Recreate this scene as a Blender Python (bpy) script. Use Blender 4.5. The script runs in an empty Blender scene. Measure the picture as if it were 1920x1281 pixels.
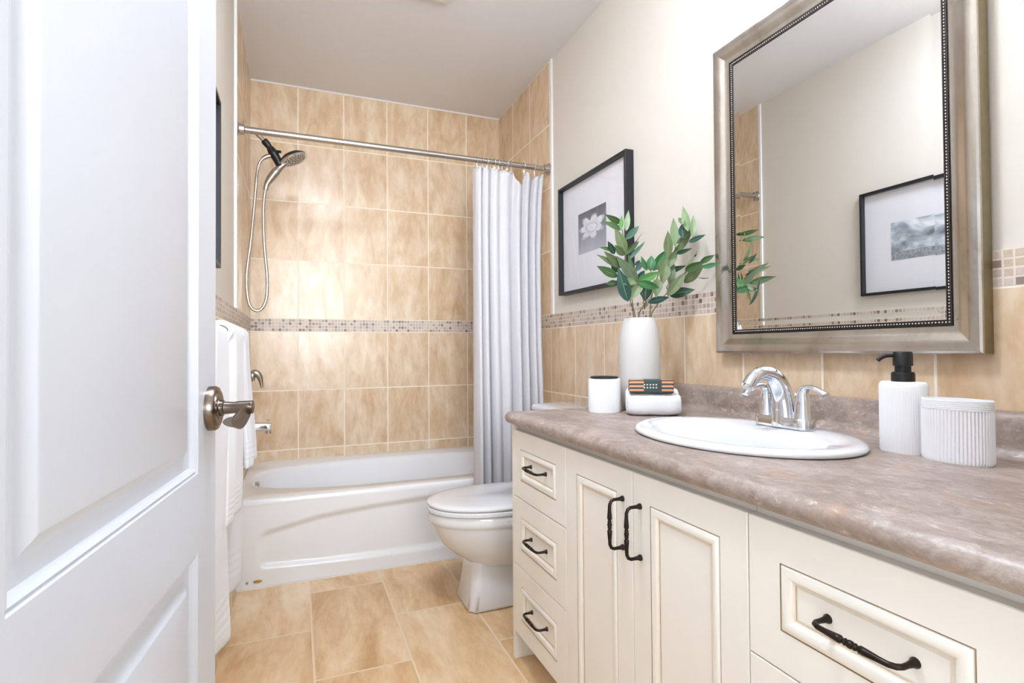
import bpy, bmesh, math, random
from mathutils import Vector, Matrix
import numpy as np
PI = math.pi
random.seed(7)
SC = bpy.context.scene
COL = SC.collection

# ---------------------------------------------------------------- camera, world, lights, exposure
FPX, YAW, PITCH, ROLL = 1011.25, 0.37984, 0.01505, -0.00691
CAM = Vector((.2451, 0, 1.00515))
_c, _s = math.cos(YAW), math.sin(YAW); _cp, _sp = math.cos(PITCH), math.sin(PITCH); _cr, _sr = math.cos(ROLL), math.sin(ROLL)
_r0 = Vector((_c, -_s, 0)); _f0 = Vector((_s, _c, 0)); _u0 = Vector((0, 0, 1))
FWD = _cp*_f0 + _sp*_u0; _u1 = _cp*_u0 - _sp*_f0
RGT = _cr*_r0 + _sr*_u1; UPV = _cr*_u1 - _sr*_r0
cd = bpy.data.cameras.new('camera'); cam = bpy.data.objects.new('camera', cd); COL.objects.link(cam)
M3 = Matrix((RGT, UPV, -FWD)).transposed()
cam.matrix_world = Matrix.Translation(CAM) @ M3.to_4x4()
cd.sensor_width = 36; cd.lens = FPX/1920*36; cd.clip_start = .02
SC.camera = cam

W = bpy.data.worlds.new('world'); SC.world = W; W.use_nodes = True
W.node_tree.nodes['Background'].inputs[0].default_value = (.86, .93, 1.0, 1)
W.node_tree.nodes['Background'].inputs[1].default_value = .66

def area(name, loc, target, sx, sy, power, col, spread=180):
    l = bpy.data.lights.new(name, 'AREA'); l.shape = 'RECTANGLE'; l.size = sx; l.size_y = sy; l.energy = power; l.color = col
    o = bpy.data.objects.new(name, l); COL.objects.link(o); o.location = loc
    l.spread = math.radians(spread)
    o.rotation_euler = (Vector(target)-Vector(loc)).to_track_quat('-Z', 'Y').to_euler()
    return o
# added area light standing in for hall daylight, aimed to brighten the tub end
area('hall_fill_light', (.50, -.60, 1.55), (.72, 3.0, 1.7), .75, 1.2, 3.9, (.88, .94, 1), 62)

VS = SC.view_settings
VS.view_transform = 'Standard'; VS.look = 'None'; VS.gamma = 1; VS.use_curve_mapping = False
VS.exposure = 1.40

def at(x, y, Y):
    "the point of the vertical plane at depth Y that lies on the line of sight through photo pixel x, y"
    d = FWD + RGT*((x-960)/FPX) + UPV*((640.5-y)/FPX)
    return CAM + d*((Y-CAM.y)/d.y)

# ---------------------------------------------------------------- materials
def lin(c):
    return tuple(((v/255)/12.92 if v/255 <= .04045 else ((v/255+.055)/1.055)**2.4) for v in c) + (1,)
class NT:
    def __init__(s, name):
        s.m = bpy.data.materials.new(name); s.m.use_nodes = True; s.t = s.m.node_tree
        s.b = s.t.nodes['Principled BSDF']
    def n(s, ty, **kw):
        o = s.t.nodes.new(ty)
        for k, v in kw.items(): setattr(o, k, v)
        return o
    def inp(s, sock, v):
        if v is None: return
        if hasattr(v, 'is_output') or isinstance(v, bpy.types.NodeSocket): s.t.links.new(v, sock)
        else: sock.default_value = v
    def math(s, op, a, b=None, c=None):
        o = s.n('ShaderNodeMath', operation=op); s.inp(o.inputs[0], a); s.inp(o.inputs[1], b)
        if c is not None: s.inp(o.inputs[2], c)
        return o.outputs[0]
    def mix(s, f, a, b, mode='MIX'):
        o = s.n('ShaderNodeMix', data_type='RGBA', blend_type=mode); s.inp(o.inputs[0], f); s.inp(o.inputs[6], a); s.inp(o.inputs[7], b); return o.outputs[2]
    def vec(s, op, a, b):
        o = s.n('ShaderNodeVectorMath', operation=op); s.inp(o.inputs[0], a); s.inp(o.inputs[1], b); return o.outputs[0]
    def comb(s, x, y, z):
        o = s.n('ShaderNodeCombineXYZ'); s.inp(o.inputs[0], x); s.inp(o.inputs[1], y); s.inp(o.inputs[2], z); return o.outputs[0]
    def pos(s):
        g = s.n('ShaderNodeNewGeometry'); x = s.n('ShaderNodeSeparateXYZ'); s.t.links.new(g.outputs['Position'], x.inputs[0]); return x.outputs, g.outputs['Position']
    def obj(s):
        g = s.n('ShaderNodeTexCoord'); return g.outputs['Object']
    def noise(s, v, scale, detail=3, rough=.5, dist=0):
        o = s.n('ShaderNodeTexNoise'); s.inp(o.inputs['Vector'], v); o.inputs['Scale'].default_value = scale; o.inputs['Detail'].default_value = detail
        o.inputs['Roughness'].default_value = rough; o.inputs['Distortion'].default_value = dist; return o.outputs['Fac']
    def ramp(s, f, stops, interp='LINEAR'):
        o = s.n('ShaderNodeValToRGB'); r = o.color_ramp; r.interpolation = interp
        while len(r.elements) < len(stops): r.elements.new(.5)
        for e, (p, c) in zip(r.elements, stops): e.position = p; e.color = c
        s.inp(o.inputs[0], f); return o.outputs[0]
    def mapr(s, v, a, b, c=0., d=1.):
        o = s.n('ShaderNodeMapRange'); s.inp(o.inputs[0], v)
        for i, k in enumerate((a, b, c, d)): o.inputs[i+1].default_value = k
        return o.outputs[0]
    def bump(s, h, strength=.3, dist=.002, normal=None):
        o = s.n('ShaderNodeBump'); o.inputs['Strength'].default_value = strength; o.inputs['Distance'].default_value = dist; s.inp(o.inputs['Height'], h); s.inp(o.inputs['Normal'], normal); return o.outputs[0]
    def white(s, v):
        o = s.n('ShaderNodeTexWhiteNoise', noise_dimensions='3D'); s.inp(o.inputs['Vector'], v); return o.outputs['Value'], o.outputs['Color']
    def set(s, **kw):
        for k, v in kw.items(): s.inp(s.b.inputs[k.replace('_', ' ')], v)
        return s.m

def plain(name, c, rough=.5, metal=0, noise=0, nscale=60, bump=0, coat=0, **kw):
    "a plain surface; noise adds a faint unevenness of its own"
    t = NT(name); base = lin(c)
    if noise:
        f = t.noise(t.obj(), nscale, 4)
        base = t.mix(f, lin([min(255, v*(1-noise)) for v in c]), lin([min(255, v*(1+noise)) for v in c]))
    t.set(Base_Color=base, Roughness=rough, Metallic=metal, **kw)
    if coat: t.set(Coat_Weight=coat, Coat_Roughness=.05)
    if bump: t.set(Normal=t.bump(t.noise(t.obj(), nscale, 3), bump, .002))
    return t.m

WALLC = (222, 214, 202)
M = {}
M['paint'] = plain('beige_wall_paint', WALLC, .6, noise=.01, nscale=30, bump=.03)
M['ceil'] = plain('white_ceiling_paint', (234, 232, 233), .8, noise=.01, nscale=40)
M['trim'] = plain('white_trim_paint', (238, 236, 234), .35, noise=.01)
M['caulk'] = plain('white_caulk', (236, 228, 220), .5, noise=.02)

def tile_mat(name, ax, u0, w, v0, h, g=.0029, cols=((204, 171, 134), (221, 195, 162), (234, 215, 190)), grout=(246, 234, 218), rough=.27, tilt=.02, floor=False):
    t = NT(name); p, P = t.pos()
    u = t.math('DIVIDE', t.math('SUBTRACT', p[ax], u0), w)
    if floor:
        col = t.math('FLOOR', u)
        off = t.math('MULTIPLY', t.math('FLOORED_MODULO', col, 2.0), .5)
        v = t.math('ADD', t.math('DIVIDE', t.math('SUBTRACT', p[1], v0), h), off)
        along, across = p[1], p[0]
    else:
        v = t.math('DIVIDE', t.math('SUBTRACT', p[2], v0), h); along, across = p[2], p[ax]
    def dist(q, size):
        f = t.math('FRACT', q); return t.math('MULTIPLY', t.math('MINIMUM', f, t.math('SUBTRACT', 1.0, f)), size)
    d = t.math('MINIMUM', dist(u, w), dist(v, h))
    grt = t.mapr(d, g*.75, g*1.25, 1, 0)
    idv = t.comb(t.math('FLOOR', u), t.math('FLOOR', v), ax+.5)
    wv, wc = t.white(idv)
    shift = t.vec('MULTIPLY', wc, (9., 9., 9.))
    sl = t.math('MULTIPLY', along, .36 if not floor else .30)
    base = t.comb(t.math('ADD', across, t.math('MULTIPLY', along, t.mapr(wv, 0, 1, -.13, .13))), sl, 0.)
    q = t.vec('ADD', base, shift)
    n1 = t.noise(q, 15 if not floor else 8, 6, .6, .45 if not floor else .6)
    n2 = t.noise(q, 48, 4, .6, .2)
    f = t.math('ADD', t.math('MULTIPLY', n1, .75), t.math('MULTIPLY', n2, .25))
    f = t.math('ADD', f, t.mapr(wv, 0, 1, -.035, .035))
    c = t.ramp(f, [(.34, lin(cols[0])), (.5, lin(cols[1])), (.66, lin(cols[2]))])
    t.set(Base_Color=t.mix(grt, c, lin(grout)), Roughness=t.mix(grt, (rough,)*3+(1,), (.8, .8, .8, 1)))
    geo = t.n('ShaderNodeNewGeometry').outputs['Normal']
    tl = t.vec('MULTIPLY', t.vec('SUBTRACT', wc, (.5, .5, .5)), (tilt, tilt, tilt))
    nn = t.n('ShaderNodeVectorMath', operation='NORMALIZE'); t.t.links.new(t.vec('ADD', geo, tl), nn.inputs[0])
    hgt = t.math('ADD', t.math('MULTIPLY', grt, -1.0), t.math('MULTIPLY', n1, .25))
    t.set(Normal=t.bump(hgt, .25, .0015, nn.outputs[0]))
    return t.m

def mosaic_mat(name, ax, u0, v0, pitch):
    t = NT(name); p, P = t.pos()
    u = t.math('DIVIDE', t.math('SUBTRACT', p[ax], u0), pitch); v = t.math('DIVIDE', t.math('SUBTRACT', p[2], v0), pitch)
    def dist(q):
        f = t.math('FRACT', q); return t.math('MINIMUM', f, t.math('SUBTRACT', 1.0, f))
    g = t.mapr(t.math('MINIMUM', dist(u), dist(v)), .07, .13, 1, 0)
    wv, wc = t.white(t.comb(t.math('FLOOR', u), t.math('FLOOR', v), 3.5+ax))
    c = t.ramp(wv, [(0, lin((216, 202, 188))), (.24, lin((205, 188, 172))), (.46, lin((196, 184, 178))), (.60, lin((176, 160, 146))), (.76, lin((212, 192, 166))), (.84, lin((146, 130, 120))), (.94, lin((118, 104, 98)))], 'CONSTANT')
    n = t.noise(P, 220, 4, .6)
    c = t.mix(t.mapr(n, .3, .7, 0, .35), c, lin((150, 132, 118)))
    t.set(Base_Color=t.mix(g, c, lin((226, 212, 198))), Roughness=.45, Normal=t.bump(t.math('ADD', t.math('MULTIPLY', g, -1.), t.math('MULTIPLY', n, .4)), .3, .0012))
    return t.m

TW, TH = .2595, .34522
X0, X1, YB = 0.0, 1.524, 3.415
ZC = 2.5747
ZT, ZB = 1.1938, 1.1209                      # mosaic band, top and bottom
RW, RY = .26938, 2.62818
YTILE = 2.612                                # where the full-height shower tile ends
M['tile_back_up'] = tile_mat('beige_tile_back_upper', 0, X0-.006, TW, ZT, TH)
M['tile_back_lo'] = tile_mat('beige_tile_back_lower', 0, X0-.006, TW, ZB-3*TH, TH)
M['tile_side_up'] = tile_mat('beige_tile_side_upper', 1, RY, RW, ZT, TH)
M['tile_side_lo'] = tile_mat('beige_tile_side_lower', 1, RY, RW, ZB-3*TH, TH)
M['mos_back'] = mosaic_mat('stone_mosaic_back', 0, X0, ZB, (ZT-ZB)/4)
M['mos_side'] = mosaic_mat('stone_mosaic_side', 1, 0.0, ZB, (ZT-ZB)/4)
M['floor'] = tile_mat('tan_floor_tile', 0, .2955-.2975*5, .2975, 2.085-.64*4, .64, g=.0034, cols=((198, 154, 104), (223, 188, 142), (238, 214, 178)), grout=(232, 210, 180), rough=.28, tilt=.008, floor=True)

M['porcelain'] = plain('white_porcelain', (229, 229, 230), .12, noise=.004, nscale=6, coat=.5)
M['acrylic'] = plain('white_tub_acrylic', (238, 238, 239), .2, noise=.004, nscale=6, coat=.3)
M['chrome'] = plain('polished_chrome', (225, 228, 234), .06, 1, noise=.01, nscale=20)
M['nickel'] = plain('brushed_nickel', (190, 184, 178), .24, 1, noise=.05, nscale=90)
M['pewter'] = plain('aged_pewter', (124, 112, 102), .26, 1, noise=.12, nscale=40)
M['black_plastic'] = plain('black_plastic', (20, 20, 24), .35, noise=.1)
M['black_matte'] = plain('matte_black', (17, 17, 19), .45, noise=.08)
M['bronze'] = plain('oil_rubbed_bronze', (46, 38, 33), .33, .75, noise=.25, nscale=70)
M['cream'] = plain('cream_cabinet_paint', (245, 240, 231), .38, noise=.012, nscale=14)
M['glaze'] = plain('brown_glaze_line', (164, 138, 108), .5, noise=.25, nscale=45)
M['cream_glaze'] = plain('cream_paint_rubbed', (236, 225, 209), .42, noise=.05, nscale=30)
M['dark_gap'] = plain('dark_cabinet_inside', (92, 80, 66), .7, noise=.05)
M['frame_black'] = plain('black_picture_frame', (26, 28, 33), .4, noise=.1)
M['mat_board'] = plain('white_mat_board', (232, 230, 234), .7, noise=.005)
M['white_ceramic'] = plain('matte_white_resin', (240, 239, 239), .55, noise=.006, nscale=40)
M['vase_white'] = plain('chalky_white_ceramic', (213, 209, 204), .7, noise=.015, nscale=25, bump=.08)
M['fan_white'] = plain('white_fan_plastic', (228, 226, 214), .5, noise=.01)
M['stem'] = plain('olive_stem', (112, 104, 62), .6, noise=.15)
M['midrib'] = plain('pale_leaf_midrib', (122, 148, 94), .5, noise=.1)
M['gold'] = plain('gold_badge', (186, 150, 92), .3, .9, noise=.1)
M['soap_green'] = plain('dark_green_paper', (52, 68, 66), .5, noise=.05)
M['dot'] = plain('white_ink', (232, 226, 214), .6, noise=.02)

def door_paint():
    t = NT('white_door_paint'); p, P = t.pos()
    g = t.noise(t.comb(t.math('MULTIPLY', p[1], 190.), t.math('MULTIPLY', p[2], 5.), 0.), 1., 4, .6, .6)
    return t.set(Base_Color=lin((204, 206, 212)), Roughness=.34, Normal=t.bump(g, .35, .0007))
M['door'] = door_paint()

def laminate():
    t = NT('brown_stone_laminate'); o = t.pos()[1]
    warp = t.vec('MULTIPLY', o, (1., .62, 1.))
    a = t.noise(warp, 9, 8, .68, .9); b = t.noise(warp, 34, 7, .7, 1.2); c = t.noise(warp, 110, 5, .7, .4)
    col = t.ramp(a, [(.28, lin((132, 114, 104))), (.45, lin((166, 151, 141))), (.58, lin((187, 173, 163))), (.74, lin((204, 192, 182)))])
    col = t.mix(t.mapr(b, .40, .62, .55, 0), col, lin((124, 104, 94)))
    col = t.mix(t.mapr(c, .57, .72, 0, .5), col, lin((206, 190, 176)))
    v = t.math('ABSOLUTE', t.math('SUBTRACT', t.noise(warp, 13, 6, .7, .9), .5))
    vm = t.math('MULTIPLY', t.mapr(v, .0, .010, .7, 0), t.mapr(t.noise(warp, 11, 3, .6), .50, .62, 0, 1))
    col = t.mix(vm, col, lin((96, 72, 60)))
    gr = t.noise(warp, 260, 4, .75)
    col = t.mix(t.mapr(gr, .35, .65, .30, 0), col, lin((120, 102, 92)))
    col = t.mix(t.mapr(t.noise(warp, 48, 4, .7, .5), .60, .70, 0, .6), col, lin((222, 208, 192)))
    rust = t.noise(warp, 15, 3, .6, 1.0)
    col = t.mix(t.mapr(rust, .58, .74, 0, .6), col, lin((178, 136, 106)))
    return t.set(Base_Color=col, Roughness=.4, Normal=t.bump(c, .04, .001))
M['laminate'] = laminate()

def terry(name, c, band=None):
    t = NT(name); p, P = t.pos()
    n = t.noise(P, 420, 3, .7); h = n
    if band:
        wv = t.math('SINE', t.math('MULTIPLY', p[2], band[2]))
        inb = t.math('MULTIPLY', t.math('GREATER_THAN', p[2], band[0]), t.math('LESS_THAN', p[2], band[1]))
        h = t.math('ADD', t.math('MULTIPLY', n, t.math('SUBTRACT', 1.0, t.math('MULTIPLY', inb, .8))), t.math('MULTIPLY', inb, t.math('MULTIPLY', wv, .45)))
    return t.set(Base_Color=lin(c), Roughness=.95, Sheen_Weight=.25, Normal=t.bump(h, .3, .003))
M['terry_bath'] = terry('white_terry_bath', (229, 228, 230), (.285, .385, 260.))
M['terry_hand_b'] = terry('white_terry_hand', (230, 228, 228), (.56, .62, 420.))
M['terry_hand_a'] = terry('white_terry_far', (229, 228, 231), (.65, .72, 380.))
M['terry'] = terry('white_terry', (234, 233, 235))

def waffle():
    t = NT('white_waffle_weave'); uv = t.n('ShaderNodeTexCoord').outputs['UV']; s = t.n('ShaderNodeSeparateXYZ'); t.t.links.new(uv, s.inputs[0])
    def d(q):
        f = t.math('FRACT', t.math('MULTIPLY', q, 1/.0062)); return t.math('MINIMUM', f, t.math('SUBTRACT', 1.0, f))
    e = t.math('MINIMUM', d(s.outputs[0]), d(s.outputs[1]))
    pit = t.mapr(e, .04, .2, 1, 0)
    return t.set(Base_Color=t.mix(pit, lin((213, 210, 211)), lin((200, 197, 202))), Roughness=.9, Sheen_Weight=.1, Normal=t.bump(pit, -.35, .002))
M['waffle'] = waffle()

def pewter_frame():
    t = NT('antiqued_silver_leaf'); p, P = t.pos()
    streak = t.noise(t.vec('MULTIPLY', P, (1., 1., .35)), 7, 4, .55, 1.0)
    fine = t.noise(P, 60, 5, .7); speck = t.noise(P, 300, 2, .6)
    c = t.ramp(t.math('ADD', t.math('MULTIPLY', streak, .85), t.math('MULTIPLY', fine, .15)), [(.30, lin((138, 124, 108))), (.40, lin((182, 174, 164))), (.62, lin((204, 199, 193)))])
    low = t.mapr(p[2], .98, 1.12, 1, .25)
    c = t.mix(t.math('MULTIPLY', t.mapr(speck, .68, .73, 0, .8), low), c, lin((236, 230, 218)))
    c = t.mix(t.math('MULTIPLY', t.mapr(t.noise(P, 55, 3, .6), .70, .74, 0, .8), low), c, lin((70, 60, 54)))
    return t.set(Base_Color=c, Metallic=.95, Roughness=t.mapr(fine, .2, .8, .17, .27))
M['silver'] = pewter_frame()
M['silver_side'] = plain('olive_bronze_edge', (140, 128, 98), .35, .7, noise=.1)
M['bead_dark'] = plain('dark_bead_recess', (58, 50, 46), .5, .4, noise=.1)
M['bead'] = plain('silver_bead', (206, 200, 190), .25, .9, noise=.05)
M['mirror'] = plain('mirror_glass', (236, 238, 238), .0, 1)

def photo_mat(name, kind):
    t = NT(name); p, P = t.pos()
    if kind == 'clouds':
        q = t.comb(t.math('MULTIPLY', p[1], 9.), t.math('MULTIPLY', p[2], 14.), 0.)
        n = t.noise(q, 1., 5, .55, .8); sky = t.ramp(n, [(.3, lin((96, 104, 110))), (.5, lin((176, 184, 192))), (.66, lin((238, 240, 244)))])
        g = t.ramp(t.noise(P, 120, 4, .7), [(.3, lin((92, 100, 106))), (.7, lin((188, 194, 198)))])
        c = t.mix(t.math('LESS_THAN', p[2], 1.478), sky, g)
    else:
        q = t.comb(t.math('MULTIPLY', p[1], 11.), t.math('MULTIPLY', p[2], 22.), 0.)
        v = t.n('ShaderNodeTexVoronoi', feature='SMOOTH_F1'); t.inp(v.inputs['Vector'], q); v.inputs['Scale'].default_value = 1.3
        pet = t.ramp(v.outputs[0], [(.1, lin((236, 234, 238))), (.45, lin((206, 205, 210))), (.8, lin((150, 150, 158)))])
        dy = t.math('MULTIPLY', t.math('SUBTRACT', p[1], 2.175), 8.6); dz = t.math('MULTIPLY', t.math('SUBTRACT', p[2], 1.572), 17.)
        r = t.math('ADD', t.math('MULTIPLY', dy, dy), t.math('MULTIPLY', dz, dz))
        bg = t.ramp(t.mapr(p[2], 1.46, 1.655), [(0, lin((182, 182, 190))), (.3, lin((150, 150, 158))), (1, lin((84, 84, 92)))])
        ang = t.math('ARCTAN2', dz, dy); pt = t.math('ABSOLUTE', t.math('COSINE', t.math('MULTIPLY', ang, 3.5)))
        rr = t.math('DIVIDE', t.math('ADD', t.math('SQRT', r), t.math('MULTIPLY', t.math('SUBTRACT', t.noise(q, 1.2, 3), .5), .7)), t.math('ADD', .62, t.math('MULTIPLY', pt, .42)))
        shade = t.ramp(t.math('FRACT', t.math('ADD', t.math('MULTIPLY', rr, 1.9), t.math('MULTIPLY', pt, .5))), [(0, lin((142, 142, 150))), (.25, lin((214, 213, 218))), (1, lin((240, 239, 242)))])
        c = t.mix(t.mapr(rr, .88, 1.02, 1, 0), bg, t.mix(.35, shade, pet))
    return t.set(Base_Color=c, Roughness=.5)
M['print_flower'] = photo_mat('flower_print', 'flower'); M['print_clouds'] = photo_mat('cloud_print', 'clouds')
def glazing():
    m = bpy.data.materials.new('picture_glass'); m.use_nodes = True; t = m.node_tree; t.nodes.clear()
    o = t.nodes.new('ShaderNodeOutputMaterial'); a = t.nodes.new('ShaderNodeBsdfTransparent'); g = t.nodes.new('ShaderNodeBsdfGlossy'); x = t.nodes.new('ShaderNodeMixShader'); f = t.nodes.new('ShaderNodeFresnel')
    g.inputs['Roughness'].default_value = .01; f.inputs[0].default_value = 1.5
    gg = t.nodes.new('ShaderNodeNewGeometry'); mm = t.nodes.new('ShaderNodeMath'); mm.operation = 'SUBTRACT'; mm.inputs[0].default_value = 1; t.links.new(gg.outputs['Backfacing'], mm.inputs[1])
    m2 = t.nodes.new('ShaderNodeMath'); m2.operation = 'MULTIPLY'; t.links.new(f.outputs[0], m2.inputs[0]); t.links.new(mm.outputs[0], m2.inputs[1]); t.links.new(m2.outputs[0], x.inputs[0]); t.links.new(a.outputs[0], x.inputs[1]); t.links.new(g.outputs[0], x.inputs[2]); t.links.new(x.outputs[0], o.inputs[0]); return m
M['glazing'] = glazing()

def stripes():
    t = NT('orange_charcoal_stripes'); o = t.obj(); s = t.n('ShaderNodeSeparateXYZ'); t.t.links.new(o, s.inputs[0])
    q = t.math('ADD', s.outputs[2], t.math('MULTIPLY', s.outputs[1], .999))
    f = t.math('GREATER_THAN', t.math('FRACT', t.math('ADD', t.math('MULTIPLY', q, 1/.0118), .15)), .48)
    return t.set(Base_Color=t.mix(f, lin((56, 58, 64)), lin((222, 158, 114))), Roughness=.5)
M['stripes'] = stripes()

LEAFC = {'o': (112, 128, 84), 'g': (82, 114, 66), 'b': (92, 146, 74), 'e': (56, 118, 66), 'd': (38, 74, 52), 't': (42, 84, 74), 'l': (136, 158, 112), 'k': (112, 132, 100), 'c': (82, 126, 102), 'r': (104, 84, 72)}
def leafmat(k, c):
    t = NT('leaf_'+{'o': 'olive', 'g': 'green', 'b': 'bright', 'e': 'emerald', 'd': 'dark', 't': 'teal', 'l': 'light', 'k': 'grey_green', 'c': 'blue_green', 'r': 'russet'}[k])
    n = t.noise(t.obj(), 45, 3)
    return t.set(Base_Color=t.mix(n, lin([v*.80 for v in c]), lin([min(255, v*1.06) for v in c])), Roughness=.45, Subsurface_Weight=.0)
for k, c in LEAFC.items(): M['leaf_'+k] = leafmat(k, c)

def glow(name, c, s):
    t = NT(name); return t.set(Base_Color=lin((245, 245, 240)), Emission_Color=lin(c), Emission_Strength=s)
M['bulb'] = glow('lit_frosted_glass', (226, 238, 255), 5.0)
M['fill_dome'] = glow('added_fill_glow', (226, 238, 255), 28.0)  # glow of the added fill lamp under the ceiling

# ---------------------------------------------------------------- mesh helpers
def link(name, me, mats, parent=None, smooth=False, loc=None):
    "link a mesh whose vertices are given in world space as ONE object, its origin at its parent's base (or loc)"
    o = bpy.data.objects.new(name, me); COL.objects.link(o)
    base = Vector(loc) if loc is not None else (base_of(parent) if parent else Vector((0, 0, 0)))
    for v in me.vertices: v.co -= base
    for m in (mats if isinstance(mats, (list, tuple)) else [mats]): me.materials.append(m)
    if smooth: me.shade_smooth()
    if parent: o.parent = parent; o.location = base - base_of(parent)
    else: o.location = base
    return o
def base_of(o):
    v = Vector((0, 0, 0))
    while o is not None: v += o.location; o = o.parent
    return v
def tag(o, label=None, cat=None, group=None, kind=None):
    if label: o['label'] = label
    if cat: o['category'] = cat
    if group: o['group'] = group
    if kind: o['kind'] = kind
    return o
def thing(name, label, cat, loc, group=None):
    o = bpy.data.objects.new(name, None); COL.objects.link(o); o.location = loc; o.empty_display_size = .05
    return tag(o, label, cat, group)
class MB:
    "collects shapes in world space"
    def __init__(s): s.v = []; s.f = []; s.mi = []
    def add(s, vs, fs, mi=0):
        k = len(s.v); s.v += [tuple(v) for v in vs]; s.f += [tuple(i+k for i in f) for f in fs]; s.mi += [mi]*len(fs) if isinstance(mi, int) else list(mi); return s
    def quad(s, a, b, c, d, mi=0): return s.add([a, b, c, d], [(0, 1, 2, 3)], mi)
    def box(s, a, b, mi=0):
        (x0, y0, z0), (x1, y1, z1) = a, b
        v = [(x0, y0, z0), (x1, y0, z0), (x1, y1, z0), (x0, y1, z0), (x0, y0, z1), (x1, y0, z1), (x1, y1, z1), (x0, y1, z1)]
        return s.add(v, [(0, 3, 2, 1), (4, 5, 6, 7), (0, 1, 5, 4), (1, 2, 6, 5), (2, 3, 7, 6), (3, 0, 4, 7)], mi)
    def loft(s, rings, closed=True, cap0=False, cap1=False, mi=0, mis=None):
        n = len(rings[0]); vs = [p for r in rings for p in r]; fs = []; ms = []
        for i in range(len(rings)-1):
            for j in range(n if closed else n-1):
                k = (j+1) % n
                fs.append((i*n+j, i*n+k, (i+1)*n+k, (i+1)*n+j)); ms.append(mis[i] if mis else mi)
        if cap0: fs.append(tuple(reversed(range(n)))); ms.append(mis[0] if mis else mi)
        if cap1: fs.append(tuple((len(rings)-1)*n+j for j in range(n))); ms.append(mis[-1] if mis else mi)
        return s.add(vs, fs, ms)
    def tube(s, pts, r, n=14, cap=True, mi=0, flat=None):
        "sweep a circle along pts; r a number or one per point; flat squeezes the section along a given direction"
        P = [Vector(p) for p in pts]; R = r if isinstance(r, (list, tuple)) else [r]*len(P); rings = []; up = None
        for i, p in enumerate(P):
            t = (P[min(i+1, len(P)-1)]-P[max(i-1, 0)]).normalized()
            if up is None:
                a = Vector((0, 0, 1)) if abs(t.z) < .9 else Vector((1, 0, 0)); up = (a - t*a.dot(t)).normalized()
            else: up = (up - t*up.dot(t)).normalized()
            q = t.cross(up); ring = []
            for k in range(n):
                a = 2*PI*k/n; off = (up*math.cos(a)+q*math.sin(a))*R[i]
                if flat: off -= Vector(flat[0])*(off.dot(Vector(flat[0]))*(1-flat[1]))
                ring.append(p+off)
            rings.append(ring)
        return s.loft(rings, True, cap, cap, mi)
    def lathe(s, prof, c=(0, 0, 0), axis='Z', n=40, cap0=True, cap1=True, mi=0, ex=1, ey=1):
        rings = []
        for r, h in prof:
            ring = []
            for k in range(n):
                a = 2*PI*k/n; x, y = r*math.cos(a)*ex, r*math.sin(a)*ey
                ring.append({'Z': (c[0]+x, c[1]+y, c[2]+h), 'X': (c[0]+h, c[1]+x, c[2]+y), 'Y': (c[0]+x, c[1]+h, c[2]+y)}[axis])
            rings.append(ring)
        return s.loft(rings, True, cap0, cap1, mi)
    def build(s, name, mats, parent=None, smooth=True, angle=35, bevel=0, loc=None, subsurf=0, recalc=True):
        me = bpy.data.meshes.new(name); me.from_pydata(s.v, [], s.f); me.polygons.foreach_set('material_index', s.mi); me.update()
        if recalc:
            bm = bmesh.new(); bm.from_mesh(me); bmesh.ops.remove_doubles(bm, verts=bm.verts, dist=1e-6); bmesh.ops.recalc_face_normals(bm, faces=bm.faces); bm.to_mesh(me); bm.free()
        o = link(name, me, mats, parent, False, loc)
        if smooth:
            me.shade_smooth(); me.set_sharp_from_angle(angle=math.radians(angle))
        if bevel:
            b = o.modifiers.new('edge', 'BEVEL'); b.width = bevel; b.segments = 3; b.limit_method = 'ANGLE'; b.angle_limit = math.radians(40)
        if subsurf:
            b = o.modifiers.new('sub', 'SUBSURF'); b.levels = b.render_levels = subsurf
        return o
def bez(pts, n=24):
    "smooth curve through pts (Catmull-Rom)"
    P = [Vector(p) for p in pts]; P = [P[0]*2-P[1]] + P + [P[-1]*2-P[-2]]; out = []
    for i in range(1, len(P)-2):
        for k in range(n):
            t = k/n; a, b, c, d = P[i-1], P[i], P[i+1], P[i+2]
            out.append(.5*((2*b)+(c-a)*t+(2*a-5*b+4*c-d)*t*t+(3*b-a-3*c+d)*t**3))
    out.append(P[-2]); return out
def lerp_list(vals, n):
    x = np.linspace(0, len(vals)-1, n); return [float(v) for v in np.interp(x, range(len(vals)), vals)]
def sup(cx, cy, a, b, e, n, z, flat_hi=None):
    "superellipse ring"
    out = []
    for k in range(n):
        t = 2*PI*k/n; c, s = math.cos(t), math.sin(t)
        x = cx+a*math.copysign(abs(c)**(2/e), c); y = cy+b*math.copysign(abs(s)**(2/e), s); out.append((x, y, z))
    return out

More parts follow.
